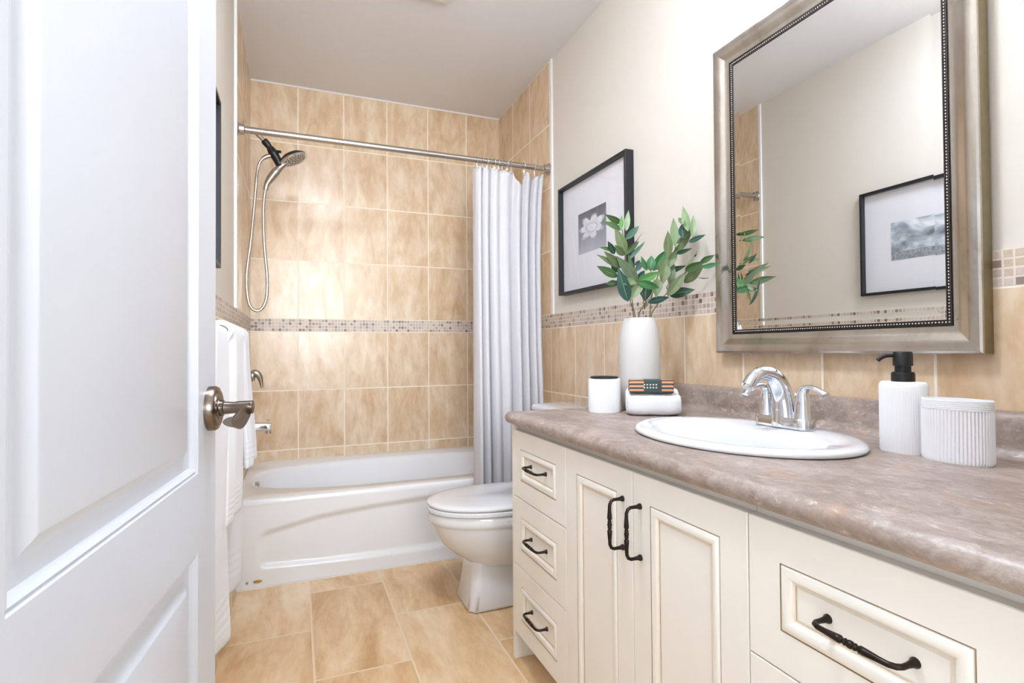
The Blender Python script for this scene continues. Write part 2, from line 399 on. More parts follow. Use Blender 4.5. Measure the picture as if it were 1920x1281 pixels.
# ---------------------------------------------------------------- the setting
def structure(o, label=None): o['kind'] = 'structure'; return o
PX = .006     # the paint lies this far behind the face of the tiles
YF, YH = .26, .14   # wall with the doorway: room face and hall face
b = MB()
b.quad((X0, YB, 0), (X1, YB, 0), (X1, YB, ZB), (X0, YB, ZB), 0)
b.quad((X0, YB, ZB), (X1, YB, ZB), (X1, YB, ZT), (X0, YB, ZT), 1)
b.quad((X0, YB, ZT), (X1, YB, ZT), (X1, YB, ZC), (X0, YB, ZC), 2)
structure(b.build('wall_back', [M['tile_back_lo'], M['mos_back'], M['tile_back_up']], smooth=False, recalc=False))
for nm, X, sg in (('wall_left', X0, 1), ('wall_right', X1, -1)):
    b = MB(); Xp = X-sg*PX
    def q(y0, y1, z0, z1, mi, x=X):
        v = [(x, y0, z0), (x, y1, z0), (x, y1, z1), (x, y0, z1)]
        b.quad(*(v if sg < 0 else v[::-1]), mi)
    q(YF, YB, 0, ZB, 0); q(YF, YB, ZB, ZT, 1); q(YTILE, YB, ZT, ZC, 2); q(YF, YTILE, ZT, ZC, 3, Xp)
    v = [(X, YF, ZT), (X, YTILE, ZT), (Xp, YTILE, ZT), (Xp, YF, ZT)]; b.quad(*(v if sg < 0 else v[::-1]), 4)
    structure(b.build(nm, [M['tile_side_lo'], M['mos_side'], M['tile_side_up'], M['paint'], M['caulk']], smooth=False, recalc=False))
    # white edge strip where the shower tile ends, from the mosaic to the ceiling
    t = MB().box((X-.012 if sg > 0 else X-.005, YTILE-.012, ZT), (X+.005 if sg > 0 else X+.012, YTILE+.004, ZC))
    structure(t.build('trim_1' if sg > 0 else 'trim_2', M['trim'], smooth=False))
structure(MB().quad((X0-PX, YF-.2, ZC), (X0-PX, YB, ZC), (X1+PX, YB, ZC), (X1+PX, YF-.2, ZC)).build('ceiling', M['ceil'], smooth=False, recalc=False))
structure(MB().quad((X0-.4, -1.6, 0), (X1+.3, -1.6, 0), (X1+.3, YB, 0), (X0-.4, YB, 0)).build('floor', M['floor'], smooth=False, recalc=False))
structure(MB().box((X0, YB-.004, ZC-.010), (X1, YB, ZC)).build('trim_3', M['caulk'], smooth=False))
# wall with the doorway the photograph is taken through
DX0, DX1, DZ = .045, .885, 2.06
b = MB().box((X0-PX, YH, 0), (DX0, YF, ZC)).box((DX1, YH, 0), (X1+PX, YF, ZC)).box((DX0, YH, DZ), (DX1, YF, ZC))
structure(b.build('wall_front', M['paint'], smooth=False))
# baseboard tile line at the left wall
structure(MB().box((X0, 1.0, 0), (X0+.009, 2.53, .10)).build('baseboard_left', M['tile_side_lo'], smooth=False))

# ---------------------------------------------------------------- open door on the left
PHI = math.radians(6.1); DD = Vector((math.sin(PHI), math.cos(PHI), 0)); DN = Vector((math.cos(PHI), -math.sin(PHI), 0)); DP = Vector((.119, .955, 0))
def dpt(s, z, d=0): return DP + DD*s + DN*d + Vector((0, 0, z))      # s along the door, d out of its face
S0, S1, Z0, Z1 = -.695, .036, .012, 2.035
pan = [(-.500, -.060, .829, 1.90), (-.500, -.060, .20, .716)]
prof = [(0, 0), (.002, -.0035), (.005, -.0015), (.0075, -.0035), (.0095, -.007), (.011, -.009), (.026, -.0105), (.029, -.010), (.041, -.003), (.044, -.002)]
b = MB()
def dq(s0, s1, z0, z1): b.quad(dpt(s0, z0), dpt(s1, z0), dpt(s1, z1), dpt(s0, z1))
PL, PR = pan[0][0], pan[0][1]
dq(S0, PL, Z0, Z1); dq(PR, S1, Z0, Z1); dq(PL, PR, Z0, pan[1][2]); dq(PL, PR, pan[1][3], pan[0][2]); dq(PL, PR, pan[0][3], Z1)
for (a0, a1, c0, c1) in pan:
    rings = [[dpt(a0+i, c0+i, d), dpt(a1-i, c0+i, d), dpt(a1-i, c1-i, d), dpt(a0+i, c1-i, d)] for i, d in prof]
    b.loft(rings, True, False, True)
TK = -.036
b.quad(dpt(S0, Z0, TK), dpt(S1, Z0, TK), dpt(S1, Z1, TK), dpt(S0, Z1, TK))
for (s, z), (s2, z2) in (((S0, Z0), (S1, Z0)), ((S1, Z0), (S1, Z1)), ((S1, Z1), (S0, Z1)), ((S0, Z1), (S0, Z0))):
    b.quad(dpt(s, z), dpt(s2, z2), dpt(s2, z2, TK), dpt(s, z, TK))
door = b.build('door_1', M['door'], loc=dpt(S0, 0), angle=25); structure(door)
# lever handle
b = MB(); hc = (0.0, .917)
def ring_at(d, r, n=40): return [dpt(hc[0]+r*math.cos(2*PI*k/n), hc[1]+r*math.sin(2*PI*k/n), d) for k in range(n)]
b.loft([ring_at(0, .0345), ring_at(.009, .0345), ring_at(.012, .0325), ring_at(.0125, .029), ring_at(.0145, .027), ring_at(.0145, .017), ring_at(.016, .0155)], True, True, True)
rose = b.build('rosette', M['pewter'], door)
b = MB(); b.loft([ring_at(.014, .0125), ring_at(.020, .0125), ring_at(.021, .010), ring_at(.036, .009), ring_at(.040, .010), ring_at(.062, .0105), ring_at(.063, .0085)], True, True, True)
lv = []
for k in range(15):
    u = k/14; s = -.002-.098*u; hw = .0105+.0075*math.sin(min(1, u*1.25)*PI)*.9; zc = .917-.002-.012*math.sin(u*PI*.75); cd_ = .052-.006*u
    ring = []
    for j in range(16):
        a = 2*PI*j/16; dd = math.cos(a); zz = math.sin(a)
        ring.append(dpt(hc[0]+s, zc+zz*hw*(1-.3*u), cd_+dd*.0055+.006*zz*zz))
    lv.append(ring)
b.loft(lv, True, True, True)
b.build('lever', M['pewter'], door, angle=50)

# ---------------------------------------------------------------- bathtub
TY, TZ = 2.54, .373
tub = thing('bathtub', 'white bathtub with a molded apron, set between the tiled shower walls', 'bathtub', (.76, 2.98, 0))
NA = 160
def rect_ring(x0, x1, y0, y1, z, cx=.76, cy=2.95):
    out = []
    for k in range(NA):
        t = 2*PI*k/NA; c, s = math.cos(t), math.sin(t)
        tx = ((x1-cx)/c if c > 1e-9 else (x0-cx)/c if c < -1e-9 else 1e9); ty = ((y1-cy)/s if s > 1e-9 else (y0-cy)/s if s < -1e-9 else 1e9)
        m = min(tx, ty); out.append((cx+c*m, cy+s*m, z))
    return out
def bas(a, bb, z, e=2.7, dx=0, dy=.005):
    out = []
    for k in range(NA):
        t = 2*PI*k/NA; c, s = math.cos(t), math.sin(t)
        m = (abs(c/a)**e+abs(s/bb)**e)**(-1/e); out.append((.76+dx+c*m, 2.95+dy+s*m, z))
    return out
g = .0015
rings = [rect_ring(X0+g, X1-g, TY+.012, YB-g, .30), rect_ring(X0+g, X1-g, TY, YB-g, .345), rect_ring(X0+g, X1-g, TY+.001, YB-g, TZ-.009), rect_ring(X0+g, X1-g, TY+.005, YB-g, TZ-.002), rect_ring(X0+g, X1-g, TY+.014, YB-g, TZ)]
rings += [bas(.732, .317, TZ), bas(.726, .311, TZ-.004), bas(.720, .305, TZ-.014), bas(.714, .298, TZ-.035), bas(.695, .285, .28), bas(.665, .255, .17), bas(.64, .24, .115), bas(.60, .21, .085), bas(.50, .15, .075), bas(.2, .06, .072)]
MB().loft(rings, True, False, True).build('basin', M['acrylic'], tub, angle=60)
# apron with its raised-edge recess
NX, NZ = 150, 60; x_, z_ = np.meshgrid(np.linspace(X0+g, X1-g, NX), np.linspace(0.002, .347, NZ))
up = np.interp(x_, [0, .09, .34, .57, .82, 1.1, 1.524], [.215, .232, .283, .302, .314, .318, .318])
lo = np.interp(x_, [0, .1, .34, .57, .82, 1.524], [.085, .078, .067, .062, .062, .066])
def sst(v, a, c): u = np.clip((v-a)/(c-a), 0, 1); return u*u*(3-2*u)
rad = .035; dl = (x_-.092); k_ = lambda q: np.clip(q, 0, None)
sd = np.minimum(np.minimum(up-z_, z_-lo), np.minimum(dl, 1.43-x_))
cor = np.sqrt(k_(rad-dl)**2+k_(rad-np.minimum(up-z_, z_-lo))**2); sd = np.where((dl < rad) & (np.minimum(up-z_, z_-lo) < rad), rad-cor, sd)
yy = TY + .0125*sst(sd, -.006, .027) + .012*sst(.03-z_, 0, .03)*0
P = [(float(x_[i, j]), float(yy[i, j]), float(z_[i, j])) for i in range(NZ) for j in range(NX)]
F = [(i*NX+j, i*NX+j+1, (i+1)*NX+j+1, (i+1)*NX+j) for i in range(NZ-1) for j in range(NX-1)]
MB().add(P, F).build('apron', M['acrylic'], tub, angle=80)
structure(MB().box((X0+.002, TY-.006, 0), (X1-.002, TY-.0008, .006)).build('trim_4', M['caulk'], smooth=False))
def disc_y(c, r, t, n=28, ez=1): return [[(c[0]+q*r*math.cos(2*PI*k/n), c[1]-t2, c[2]+q*r*ez*math.sin(2*PI*k/n)) for k in range(n)] for q, t2 in ((1, 0), (1, t*.6), (.85, t), (.02, t))]
c = at(483, 1090.5, TY); MB().loft(disc_y(c, .017, .003, ez=.38), True, True, True).build('badge', M['gold'], tub)
c = at(463, 1094, TY); MB().loft(disc_y(c, .0055, .004), True, True, True).build('screw', M['nickel'], tub)
ov = Vector((.070, 2.90, .338)); b = MB(); b.lathe([(.034, -.012), (.034, 0), (.030, .006), (.012, .009), (.001, .009)], ov, 'X', 32); b.build('overflow_plate', M['nickel'], tub)

# ---------------------------------------------------------------- shower fittings on the left wall
YS = 2.97
sh = thing('hand_shower', 'chrome and black hand shower on a wall arm, with a looped metal hose', 'shower head', (0, YS, 2.12))
MB().lathe([(.034, .0005), (.034, .004), (.028, .010), (.014, .013), (.013, .013)], (0, YS, 2.118), 'X', 32).build('flange', M['chrome'], sh)
MB().tube(bez([(.004, YS, 2.118), (.035, YS, 2.112), (.065, YS, 2.093), (.100, YS, 2.060)], 8), .0105).build('arm', M['nickel'], sh)
b = MB(); b.tube([(.093, YS, 2.067), (.104, YS, 2.055), (.118, YS, 2.037)], [.017, .018, .015])
b.tube(bez([(.112, YS, 2.045), (.124, YS, 2.028), (.136, YS, 2.008), (.150, YS, 1.985), (.166, YS, 1.955), (.172, YS, 1.944)], 6), lerp_list([.012, .019, .024, .021, .020, .013], 31))
b.tube([(.150, YS-.005, 2.018), (.172, YS-.012, 2.016)], .007)
b.build('bracket', M['black_plastic'], sh)
hn = Vector((.44, -.06, -.90)).normalized(); hcn = Vector((.232, YS-.012, 1.985))
b = MB(); e1 = Vector((.9, 0, .42)); e1 = (e1-hn*e1.dot(hn)).normalized(); e2 = hn.cross(e1)
def hr(r, d, n=40): return [hcn+e1*(r*math.cos(2*PI*k/n))+e2*(r*math.sin(2*PI*k/n))+hn*d for k in range(n)]
b.loft([hr(.066, -.006), hr(.072, -.002), hr(.073, .003), hr(.070, .007), hr(.066, .008)], True); b.loft([hr(.066, .008), hr(.060, .0055), hr(.05, .0055)], True)
b.build('spray_rim', M['chrome'], sh)
MB().loft([hr(.012, -.032), hr(.046, -.026), hr(.064, -.014), hr(.0715, -.003)], True, True, False).build('spray_head', M['black_plastic'], sh)
MB().loft([hr(.060, .0065), hr(.002, .0065)], True, False, True).build('spray_face', plain('dark_chrome_face', (120, 112, 104), .2, .9, noise=.3, nscale=260), sh)
b = MB()
for ring, cnt in ((.056, 24), (.040, 14), (.020, 7)):
    for k in range(cnt):
        a = 2*PI*k/cnt; p = hcn+e1*(ring*math.cos(a))+e2*(ring*math.sin(a)); b.tube([p+hn*.006, p+hn*.0105], [.0035, .0022], 8)
b.build('nozzle_ring', plain('pale_rubber', (196, 192, 186), .5, noise=.05), sh)
b = MB(); b.tube(bez([(.205, YS-.010, 1.972), (.172, YS, 1.945), (.146, YS, 1.912), (.122, YS, 1.876), (.106, YS, 1.846), (.100, YS, 1.818)], 6), lerp_list([.014, .015, .021, .019, .013, .012], 31))
b.build('hand_shower_handle', M['nickel'], sh)
hp = [(.100, YS, 1.822), (.094, YS, 1.775), (.090, YS, 1.699), (.094, YS, 1.55), (.103, YS, 1.44), (.108, YS, 1.36), (.104, YS, 1.27), (.085, YS, 1.222), (.061, YS, 1.208), (.037, YS, 1.222), (.022, YS, 1.26), (.0145, YS, 1.34), (.018, YS, 1.42), (.034, YS, 1.56), (.046, YS, 1.696), (.056, YS, 1.82), (.062, YS, 1.90), (.074, YS, 1.952), (.098, YS, 1.982), (.130, YS, 1.998)]
MB().tube(bez(hp, 8), .0075, 10).build('hose', M['nickel'], sh)
MB().tube([(.085, YS, 1.973), (.100, YS, 1.985), (.135, YS, 2.000)], [.009, .0115, .012]).build('hose_nut', M['nickel'], sh)

va = thing('shower_valve', 'brushed nickel shower valve with a drooping lever above the tub spout', 'faucet', (0, YS, .882))
MB().lathe([(.080, .0005), (.080, .004), (.074, .010), (.03, .016), (.027, .016)], (0, YS, .868), 'X', 44).build('trim_plate', M['nickel'], va)
b = MB(); b.lathe([(.022, .01), (.022, .030), (.026, .032), (.027, .045), (.022, .052), (.004, .055)], (0, YS, .882), 'X', 28)
b.tube(bez([(.036, YS, .893), (.056, YS, .897), (.072, YS, .880), (.080, YS, .850), (.084, YS-.002, .822)], 7), lerp_list([.016, .018, .015, .010, .006], 29), 14)
b.build('lever', M['nickel'], va, angle=60)
sp = thing('tub_spout', 'chrome tub spout with a small diverter knob, below the shower valve', 'spout', (0, YS, .63))
b = MB(); rr = []
for x, hz, zc, hy in ((.0005, .026, .628, .027), (.02, .026, .628, .026), (.05, .0235, .630, .023), (.085, .021, .630, .021), (.105, .022, .628, .021), (.122, .024, .625, .021), (.127, .023, .624, .019)):
    rr.append([(x, YS+hy*math.copysign(abs(math.cos(2*PI*k/28))**.7, math.cos(2*PI*k/28)), zc+hz*math.copysign(abs(math.sin(2*PI*k/28))**.7, math.sin(2*PI*k/28))) for k in range(28)])
b.loft(rr, True, True, True); b.tube([(.113, YS, .620), (.113, YS, .594)], [.016, .0155], 20)
b.build('spout_body', M['chrome'], sp, angle=50)
MB().tube([(.112, YS, .645), (.112, YS, .657), (.112, YS, .6575), (.112, YS, .664)], [.003, .003, .0062, .0062], 12).build('diverter_knob', M['chrome'], sp)

# ---------------------------------------------------------------- shower rod, rings, curtain
RYc, RZ = 2.64, 1.987
rod = thing('curtain_rod', 'brushed metal shower curtain rod spanning the tub from wall to wall', 'curtain rod', (X0, RYc, RZ))
MB().tube([(X0+.01, RYc, RZ), (.9, RYc, RZ)], .0150, 24).build('outer_tube', M['nickel'], rod)
MB().tube([(.88, RYc, RZ), (X1-.01, RYc, RZ)], .0136, 24).build('inner_tube', M['nickel'], rod)
for x, d in ((X0+.0005, 1), (X1-.0005, -1)):
    MB().lathe([(.031, 0), (.031, d*.005), (.024, d*.012), (.022, d*.03), (.0150, d*.034)], (x, RYc, RZ), 'X', 32).build('end_flange', M['nickel'], rod)
ringx = [1.112, 1.142, 1.165, 1.186, 1.206, 1.228, 1.250, 1.276, 1.302, 1.375, 1.437]
rm = None
for i, x in enumerate(ringx):
    if rm is None:
        pts = [(0, .0195*math.cos(a), .0195*math.sin(a)+.001) for a in np.linspace(-.42*PI, 1.42*PI, 26)]
        pts = [(0, .003, -.052), (0, .008, -.040)] + pts + [(0, -.008, -.040), (0, -.003, -.054)]
        b = MB(); b.tube(pts, .0016, 8); ro = b.build('curtain_ring', M['chrome']); rm = ro
    else:
        ro = rm.copy(); COL.objects.link(ro)
    ro.location = (x, RYc, RZ); ro.rotation_euler = (0, 0, random.uniform(-.25, .25))
    tag(ro, 'thin metal ring holding the white shower curtain on the rod', 'curtain ring', 'shower curtain rings')
# curtain: pleated cloth
b = MB(); NU, NV = 340, 70
zt, zb = 1.950, .27
verts = []; uvs = []
us = np.linspace(0, 1, NU)
anc = np.array([0] + [(x-1.085)/(1.465-1.085) for x in ringx] + [1.0])
for j in range(NV):
    v = j/(NV-1)
    for i in range(NU):
        u = us[i]
        xl = 1.094-.050*sst(v, 0, .95); xr = float(np.interp(v, [0, .08, .25, .55, .75, 1], [1.484, 1.470, 1.448, 1.418, 1.408, 1.404]))
        x = xl+(xr-xl)*u
        amp = (.017+.014*math.sin(v*PI*.5))*(.75+.35*math.sin(u*9+1))
        ph = 2*PI*(8.0*u+.33*math.sin(u*5.2+.6)+.10*math.sin(v*2.2+u*6))
        w = math.sin(ph)+.22*math.sin(2*ph+.7)+.25*math.sin(ph*.5+1.3)+.12*math.sin(3.1*ph+4*v)*sst(.3-v, 0, .3)
        y = RYc-.004-.155*sst(v, .0, .95)*1.0+amp*w
        x += .008*math.sin(ph*1.0+1.2)*(1 if 0 < u < 1 else 0)
        z = zt+(zb-zt)*v
        if v < .12:
            dist = np.min(np.abs(anc-u)); xa = 1.085+.38*u
            drop = .014*sst(dist, 0, .04)+.070*max(0., 1-abs(xa-1.333)/.034)**1.3+.016*max(0., 1-abs(xa-1.405)/.03)
            z -= (1-v/.12)*drop
        verts.append((x, y, z)); uvs.append((u*1.1, z))
faces = [(j*NU+i, j*NU+i+1, (j+1)*NU+i+1, (j+1)*NU+i) for j in range(NV-1) for i in range(NU-1)]
me = bpy.data.meshes.new('shower_curtain'); me.from_pydata(verts, [], faces); uvl = me.uv_layers.new(name='UVMap')
for lp in me.loops: uvl.data[lp.index].uv = uvs[lp.vertex_index]
cu = link('shower_curtain', me, M['waffle'], None, True, (1.27, RYc, zb))
so = cu.modifiers.new('thick', 'SOLIDIFY'); so.thickness = .0022; so.offset = 0
tag(cu, 'white waffle-weave shower curtain gathered at the toilet end of the tub', 'curtain')

# ---------------------------------------------------------------- toilet
TCY = 2.075
to = thing('toilet', 'white two-piece toilet with its lid closed, between tub and vanity', 'toilet', (1.1, TCY, 0))
def egg(x0, x1, hw, z, n=64, e=2.15, blunt=1.0, cyo=0):
    "egg plan: x0 front, x1 back, hw half width"
    out = []; cx = x0+(x1-x0)*.56
    for k in range(n):
        t = 2*PI*k/n; c, s = math.cos(t), math.sin(t); a = (x1-cx) if c > 0 else (cx-x0)
        ee = e if c <= 0 else e*1.35
        out.append((cx+a*math.copysign(abs(c)**(2/ee), c), TCY+cyo+hw*math.copysign(abs(s)**(2/ee), s), z))
    return out
bowl = [egg(.905, 1.16, .085, .155), egg(.875, 1.20, .118, .170), egg(.825, 1.235, .148, .205), egg(.775, 1.26, .168, .25), egg(.742, 1.27, .180, .30), egg(.728, 1.275, .1845, .332), egg(.7275, 1.275, .185, .336), egg(.722, 1.275, .188, .339), egg(.720, 1.275, .189, .352), egg(.720, 1.275, .189, .374), egg(.726, 1.27, .184, .381)]
MB().loft(bowl, True, True, True).build('bowl', M['porcelain'], to, angle=60)
def ped(x0, x1, hw, ch, z, n=1):
    base = [(x0+ch, TCY-hw), (x1, TCY-hw), (x1, TCY+hw), (x0+ch, TCY+hw), (x0, TCY+hw-ch), (x0, TCY-hw+ch)]
    return [(x, y, z) for x, y in base]
b = MB(); b.loft([ped(.850, 1.30, .108, .026, .001), ped(.852, 1.30, .107, .026, .012), ped(.868, 1.28, .098, .024, .08), ped(.876, 1.26, .088, .022, .15), ped(.88, 1.25, .085, .02, .20)], True, True, True)
b.build('pedestal', M['porcelain'], to, bevel=.012, angle=60)
def seat_ring(off, z): return egg(.716+off, 1.235, .192-off, z)
MB().loft([seat_ring(.006, .3815), seat_ring(0, .385), seat_ring(0, .396), seat_ring(.006, .400)], True, True, True).build('seat', M['porcelain'], to, angle=50)
MB().loft([seat_ring(.008, .4015), seat_ring(.002, .405), seat_ring(.001, .411), seat_ring(.006, .416), seat_ring(.03, .4195), seat_ring(.09, .421)], True, True, True).build('lid', M['porcelain'], to, angle=50)
def rr_(x0, x1, y0, y1, r, z, n=8):
    out = []
    for cx, cy, a0 in ((x1-r, y1-r, 0), (x0+r, y1-r, PI/2), (x0+r, y0+r, PI), (x1-r, y0+r, 1.5*PI)):
        for k in range(n): a = a0+PI/2*k/(n-1); out.append((cx+r*math.cos(a), cy+r*math.sin(a), z))
    return out
MB().loft([rr_(1.30, 1.50, TCY-.19, TCY+.19, .03, .375), rr_(1.285, 1.505, TCY-.215, TCY+.215, .03, .50), rr_(1.275, 1.510, TCY-.23, TCY+.23, .03, .722)], True, True, True).build('tank', M['porcelain'], to, angle=50)
MB().loft([rr_(1.268, 1.513, TCY-.24, TCY+.24, .03, .7155+.007), rr_(1.258, 1.516, TCY-.25, TCY+.25, .032, .722+.007), rr_(1.258, 1.516, TCY-.25, TCY+.25, .032, .735+.007), rr_(1.264, 1.514, TCY-.244, TCY+.244, .03, .744+.007), rr_(1.30, 1.505, TCY-.21, TCY+.21, .03, .749+.007)], True, True, True).build('tank_lid', M['porcelain'], to, angle=50)
b = MB(); b.lathe([(.016, 0), (.016, -.008), (.010, -.014)], (1.278, TCY-.17, .65), 'X', 20); b.tube([(1.264, TCY-.17, .65), (1.262, TCY-.13, .648), (1.262, TCY-.09, .642)], [.006, .006, .007], 12)
b.build('flush_lever', M['chrome'], to)
for s in (-1, 1): MB().lathe([(.012, .4), (.012, .412), (.008, .417)], (1.222, TCY+s*.075, 0), 'Z', 16).build('hinge_cap', M['porcelain'], to)

# ---------------------------------------------------------------- vanity: three cabinet units
VX, FT, FB = .903, .747, .094        # face plane, top and bottom of the fronts
def front(name, parent, y0, y1, z0, z1, inset_y, inset_z):
    "a glazed front with an applied moulding round a flat field; y0 > y1"
    b = MB(); m = min; py0, py1, pz0, pz1 = y0-inset_y, y1+inset_y, z0+inset_z[0], z1-inset_z[1]
    def R(i, d): return [(VX+d, py0-i, pz0+i), (VX+d, py1+i, pz0+i), (VX+d, py1+i, pz1-i), (VX+d, py0-i, pz1-i)]
    E = [(VX, y0-.0012, z0+.0012), (VX, y1+.0012, z0+.0012), (VX, y1+.0012, z1-.0012), (VX, y0-.0012, z1-.0012)]
    O = [(VX+.0015, y0, z0), (VX+.0015, y1, z0), (VX+.0015, y1, z1), (VX+.0015, y0, z1)]
    Bk = [(VX+.019, y0, z0), (VX+.019, y1, z0), (VX+.019, y1, z1), (VX+.019, y0, z1)]
    rings = [Bk, O, E, R(0, 0), R(.0002, .0018), R(.0021, .0018), R(.0025, -.0004), R(.0060, -.0024), R(.011, -.0030), R(.0165, -.0018), R(.020, .0008), R(.0212, .0022), R(.0216, .0036), R(.0240, .0036), R(.0244, .0046), R(.0268, .0046), R(.0272, .0040)]
    mis = [0, 0, 0, 1, 1, 0, 0, 0, 0, 0, 2, 2, 2, 1, 2, 2, 0]
    b.loft(rings, True, True, True, mis=mis)
    return b.build(name, [M['cream'], M['glaze'], M['cream_glaze']], parent, angle=28)
def pull(parent, c, axis, L=.105):
    "bar pull with flared feet and a turned bead in the middle"
    b = MB(); out = Vector((-1, 0, 0)); a = Vector(axis); c = Vector(c)
    def P(s, d): return c+a*s+out*d
    path = [P(-L/2, 0), P(-L/2, .003), P(-L/2, .008), P(-L/2, .016), P(-L/2, .024), P(-L/2+.003, .030), P(-L/2+.010, .0335), P(-L/2+.020, .034), P(-.018, .034), P(-.0125, .034), P(-.011, .034), P(-.0085, .034), P(-.0065, .034), P(-.0045, .034), P(-.002, .034), P(.002, .034), P(.0045, .034), P(.0065, .034), P(.0085, .034), P(.011, .034), P(.0125, .034), P(.018, .034), P(L/2-.020, .034), P(L/2-.010, .0335), P(L/2-.003, .030), P(L/2, .024), P(L/2, .016), P(L/2, .008), P(L/2, .003), P(L/2, 0)]
    h = [.0075, .0072, .0048, .0040, .0040, .0042, .0042, .0044, .0058, .0060, .0042, .0042, .0056, .0044, .0058]
    b.tube(path, [q*.87 for q in h+h[::-1]], 14); return b.build('handle', M['bronze'], parent, angle=50)
def cabinet(label, y0, y1):
    r = thing('vanity_cabinet', label, 'cabinet', (1.2, (y0+y1)/2, 0), 'cream vanity cabinet units')
    b = MB(); xb = X1-.002; x0 = VX+.021; t = .016
    b.box((x0, y1+.0006, FB), (xb, y1+t, .763)).box((x0, y0-t, FB), (xb, y0-.0006, .763)).box((x0, y1+t, FB), (xb, y0-t, FB+t)).box((xb-.008, y1+t, FB+t), (xb, y0-t, .763))
    b.box((x0-.0015, y1+.0006, .735), (x0+.018, y0-.0006, .763)); b.build('carcass', M['cream'], r, smooth=False)
    MB().box((.972, y1+.0006, .001), (.988, y0-.0006, FB-.001)).build('toe_kick', M['cream'], r, smooth=False)
    return r
Yv = [1.640, 1.2735, .968, .6545, .288]
ca = cabinet('cream cabinet of three narrow drawers, the unit next to the toilet', Yv[0], Yv[1])
cz = [(.532, FT), (.314, .532), (FB, .314)]
for k, (z0, z1) in enumerate(cz):
    f = front('drawer', ca, Yv[0]-.0015, Yv[1]+.0012, z0+.001, z1-.001, .0575, (.058 if k < 2 else .058, .0565))
    pull(f, (VX+.0052, 1.4545, (z0+z1)/2+.005 if k else .648), (0, 1, 0))
cb = cabinet('cream cabinet with two tall doors under the oval sink', Yv[1], Yv[3])
for (y0, y1, hy) in ((Yv[1], Yv[2], 1.0043), (Yv[2], Yv[3], .9405)):
    f = front('door', cb, y0-.0012, y1+.0012, FB+.001, FT-.001, .0595, (.058, .0565)); pull(f, (VX-.0002 if hy < .96 else VX-.0002, hy, .6275), (0, 0, 1))
cc = cabinet('cream cabinet of wide drawers at the end nearest the doorway', Yv[3], Yv[4])
for k, (z0, z1) in enumerate(cz):
    f = front('drawer', cc, Yv[3]-.0012, Yv[4]+.0015, z0+.001, z1-.001, .0585, (.058, .0565)); pull(f, (VX+.0052, .466, (z0+z1)/2+.0015), (0, 1, 0), .110)
e = MB().box((VX+.001, Yv[0]+.0004, .001), (X1-.002, Yv[0]+.0155, .763)).build('end_panel', M['cream'], ca, smooth=False)

# ---------------------------------------------------------------- countertop with an opening for the sink
SXc, SYc = 1.190, .968
CZ, CB, CX0, CX1, CY0, CY1 = .800, .764, .880, 1.475, YF+.004, 1.684
ct = thing('countertop', 'brown stone-look laminate countertop with a rounded front edge and backsplash', 'countertop', (1.2, 1.0, CB))
# profile of the bullnose front: swept along Y, rounded at the far end
fr = .018; N2 = 11; b = MB()
prof = [(CX0+fr-fr*math.sin(PI*k/(N2-1))*1.0, CB+(CZ-CB)/2-(CZ-CB)/2*math.cos(PI*k/(N2-1))) for k in range(N2)]
hole = 128; HA, HB = .262, .192
def hole_pt(t): return (SXc+HB*math.cos(t), SYc+HA*math.sin(t))
IX0 = CX0+fr
def rect_hit(t):
    c, s = math.cos(t), math.sin(t); r = min(((CX1-SXc)/c if c > 1e-9 else (IX0-SXc)/c if c < -1e-9 else 1e9), (.30/s if s > 1e-9 else -.30/s if s < -1e-9 else 1e9)); return (SXc+c*r, SYc+s*r)
angs = sorted([2*PI*k/hole for k in range(hole)]+[math.atan2(sy*.30, (CX1 if sx > 0 else IX0)-SXc) % (2*PI) for sx in (1, -1) for sy in (1, -1)])
top_o = [rect_hit(t)+(CZ,) for t in angs]; top_i = [hole_pt(t)+(CZ,) for t in angs]; bot_i = [hole_pt(t)+(CB,) for t in angs]; bot_o = [rect_hit(t)+(CB,) for t in angs]
b.loft([top_o, top_i, bot_i, bot_o], True)
ya, yb = SYc-.30, SYc+.30; cr = .03
for z in (CZ, CB):
    b.quad((IX0, CY0, z), (CX1, CY0, z), (CX1, ya, z), (IX0, ya, z)); b.quad((IX0, yb, z), (CX1, yb, z), (CX1, CY1-.02, z), (IX0, CY1-.02, z))
rings = [[(x, CY0, z) for x, z in prof]] + [[(x, y, z) for x, z in prof] for y in (ya, yb, CY1-cr)]
cx_, cy_ = CX0+cr, CY1-cr
for k in range(1, 9):
    a = PI/2*k/8; rings.append([(cx_-(cx_-x)*math.cos(a), cy_+(cx_-x)*math.sin(a), z) for x, z in prof])
rings.append([(CX1, cy_+(cx_-x), z) for x, z in prof])
b.loft(rings, False)
for z in (CZ, CB): b.add([(IX0, CY1-.02, z), (IX0, cy_, z)]+[(cx_-(cx_-IX0)*math.cos(PI/2*k/8), cy_+(cx_-IX0)*math.sin(PI/2*k/8), z) for k in range(9)]+[(CX1, cy_+cx_-IX0, z), (CX1, CY1-.02, z)], [tuple(range(13))])
b.build('slab', M['laminate'], ct, angle=40)
bs = MB(); pr = [(X1-.001, CB), (1.4762, CB), (1.4762, CZ-.0005), (1.4772, CZ+.0006), (1.478, CZ+.002), (1.484, CZ+.007), (1.4875, CZ+.014), (1.4885, CZ+.025), (1.4895, .862), (1.4915, .870), (1.496, .877), (1.502, .8805), (X1-.001, .8805)]
bs.loft([[(x, y, z) for x, z in pr] for y in (CY0, CY1-.002)], True, True, True).build('backsplash', M['laminate'], None, angle=40, loc=(1.48, 1.0, CB))
tag(bpy.data.objects['backsplash'], 'low brown stone-look backsplash along the wall behind the sink', 'backsplash')

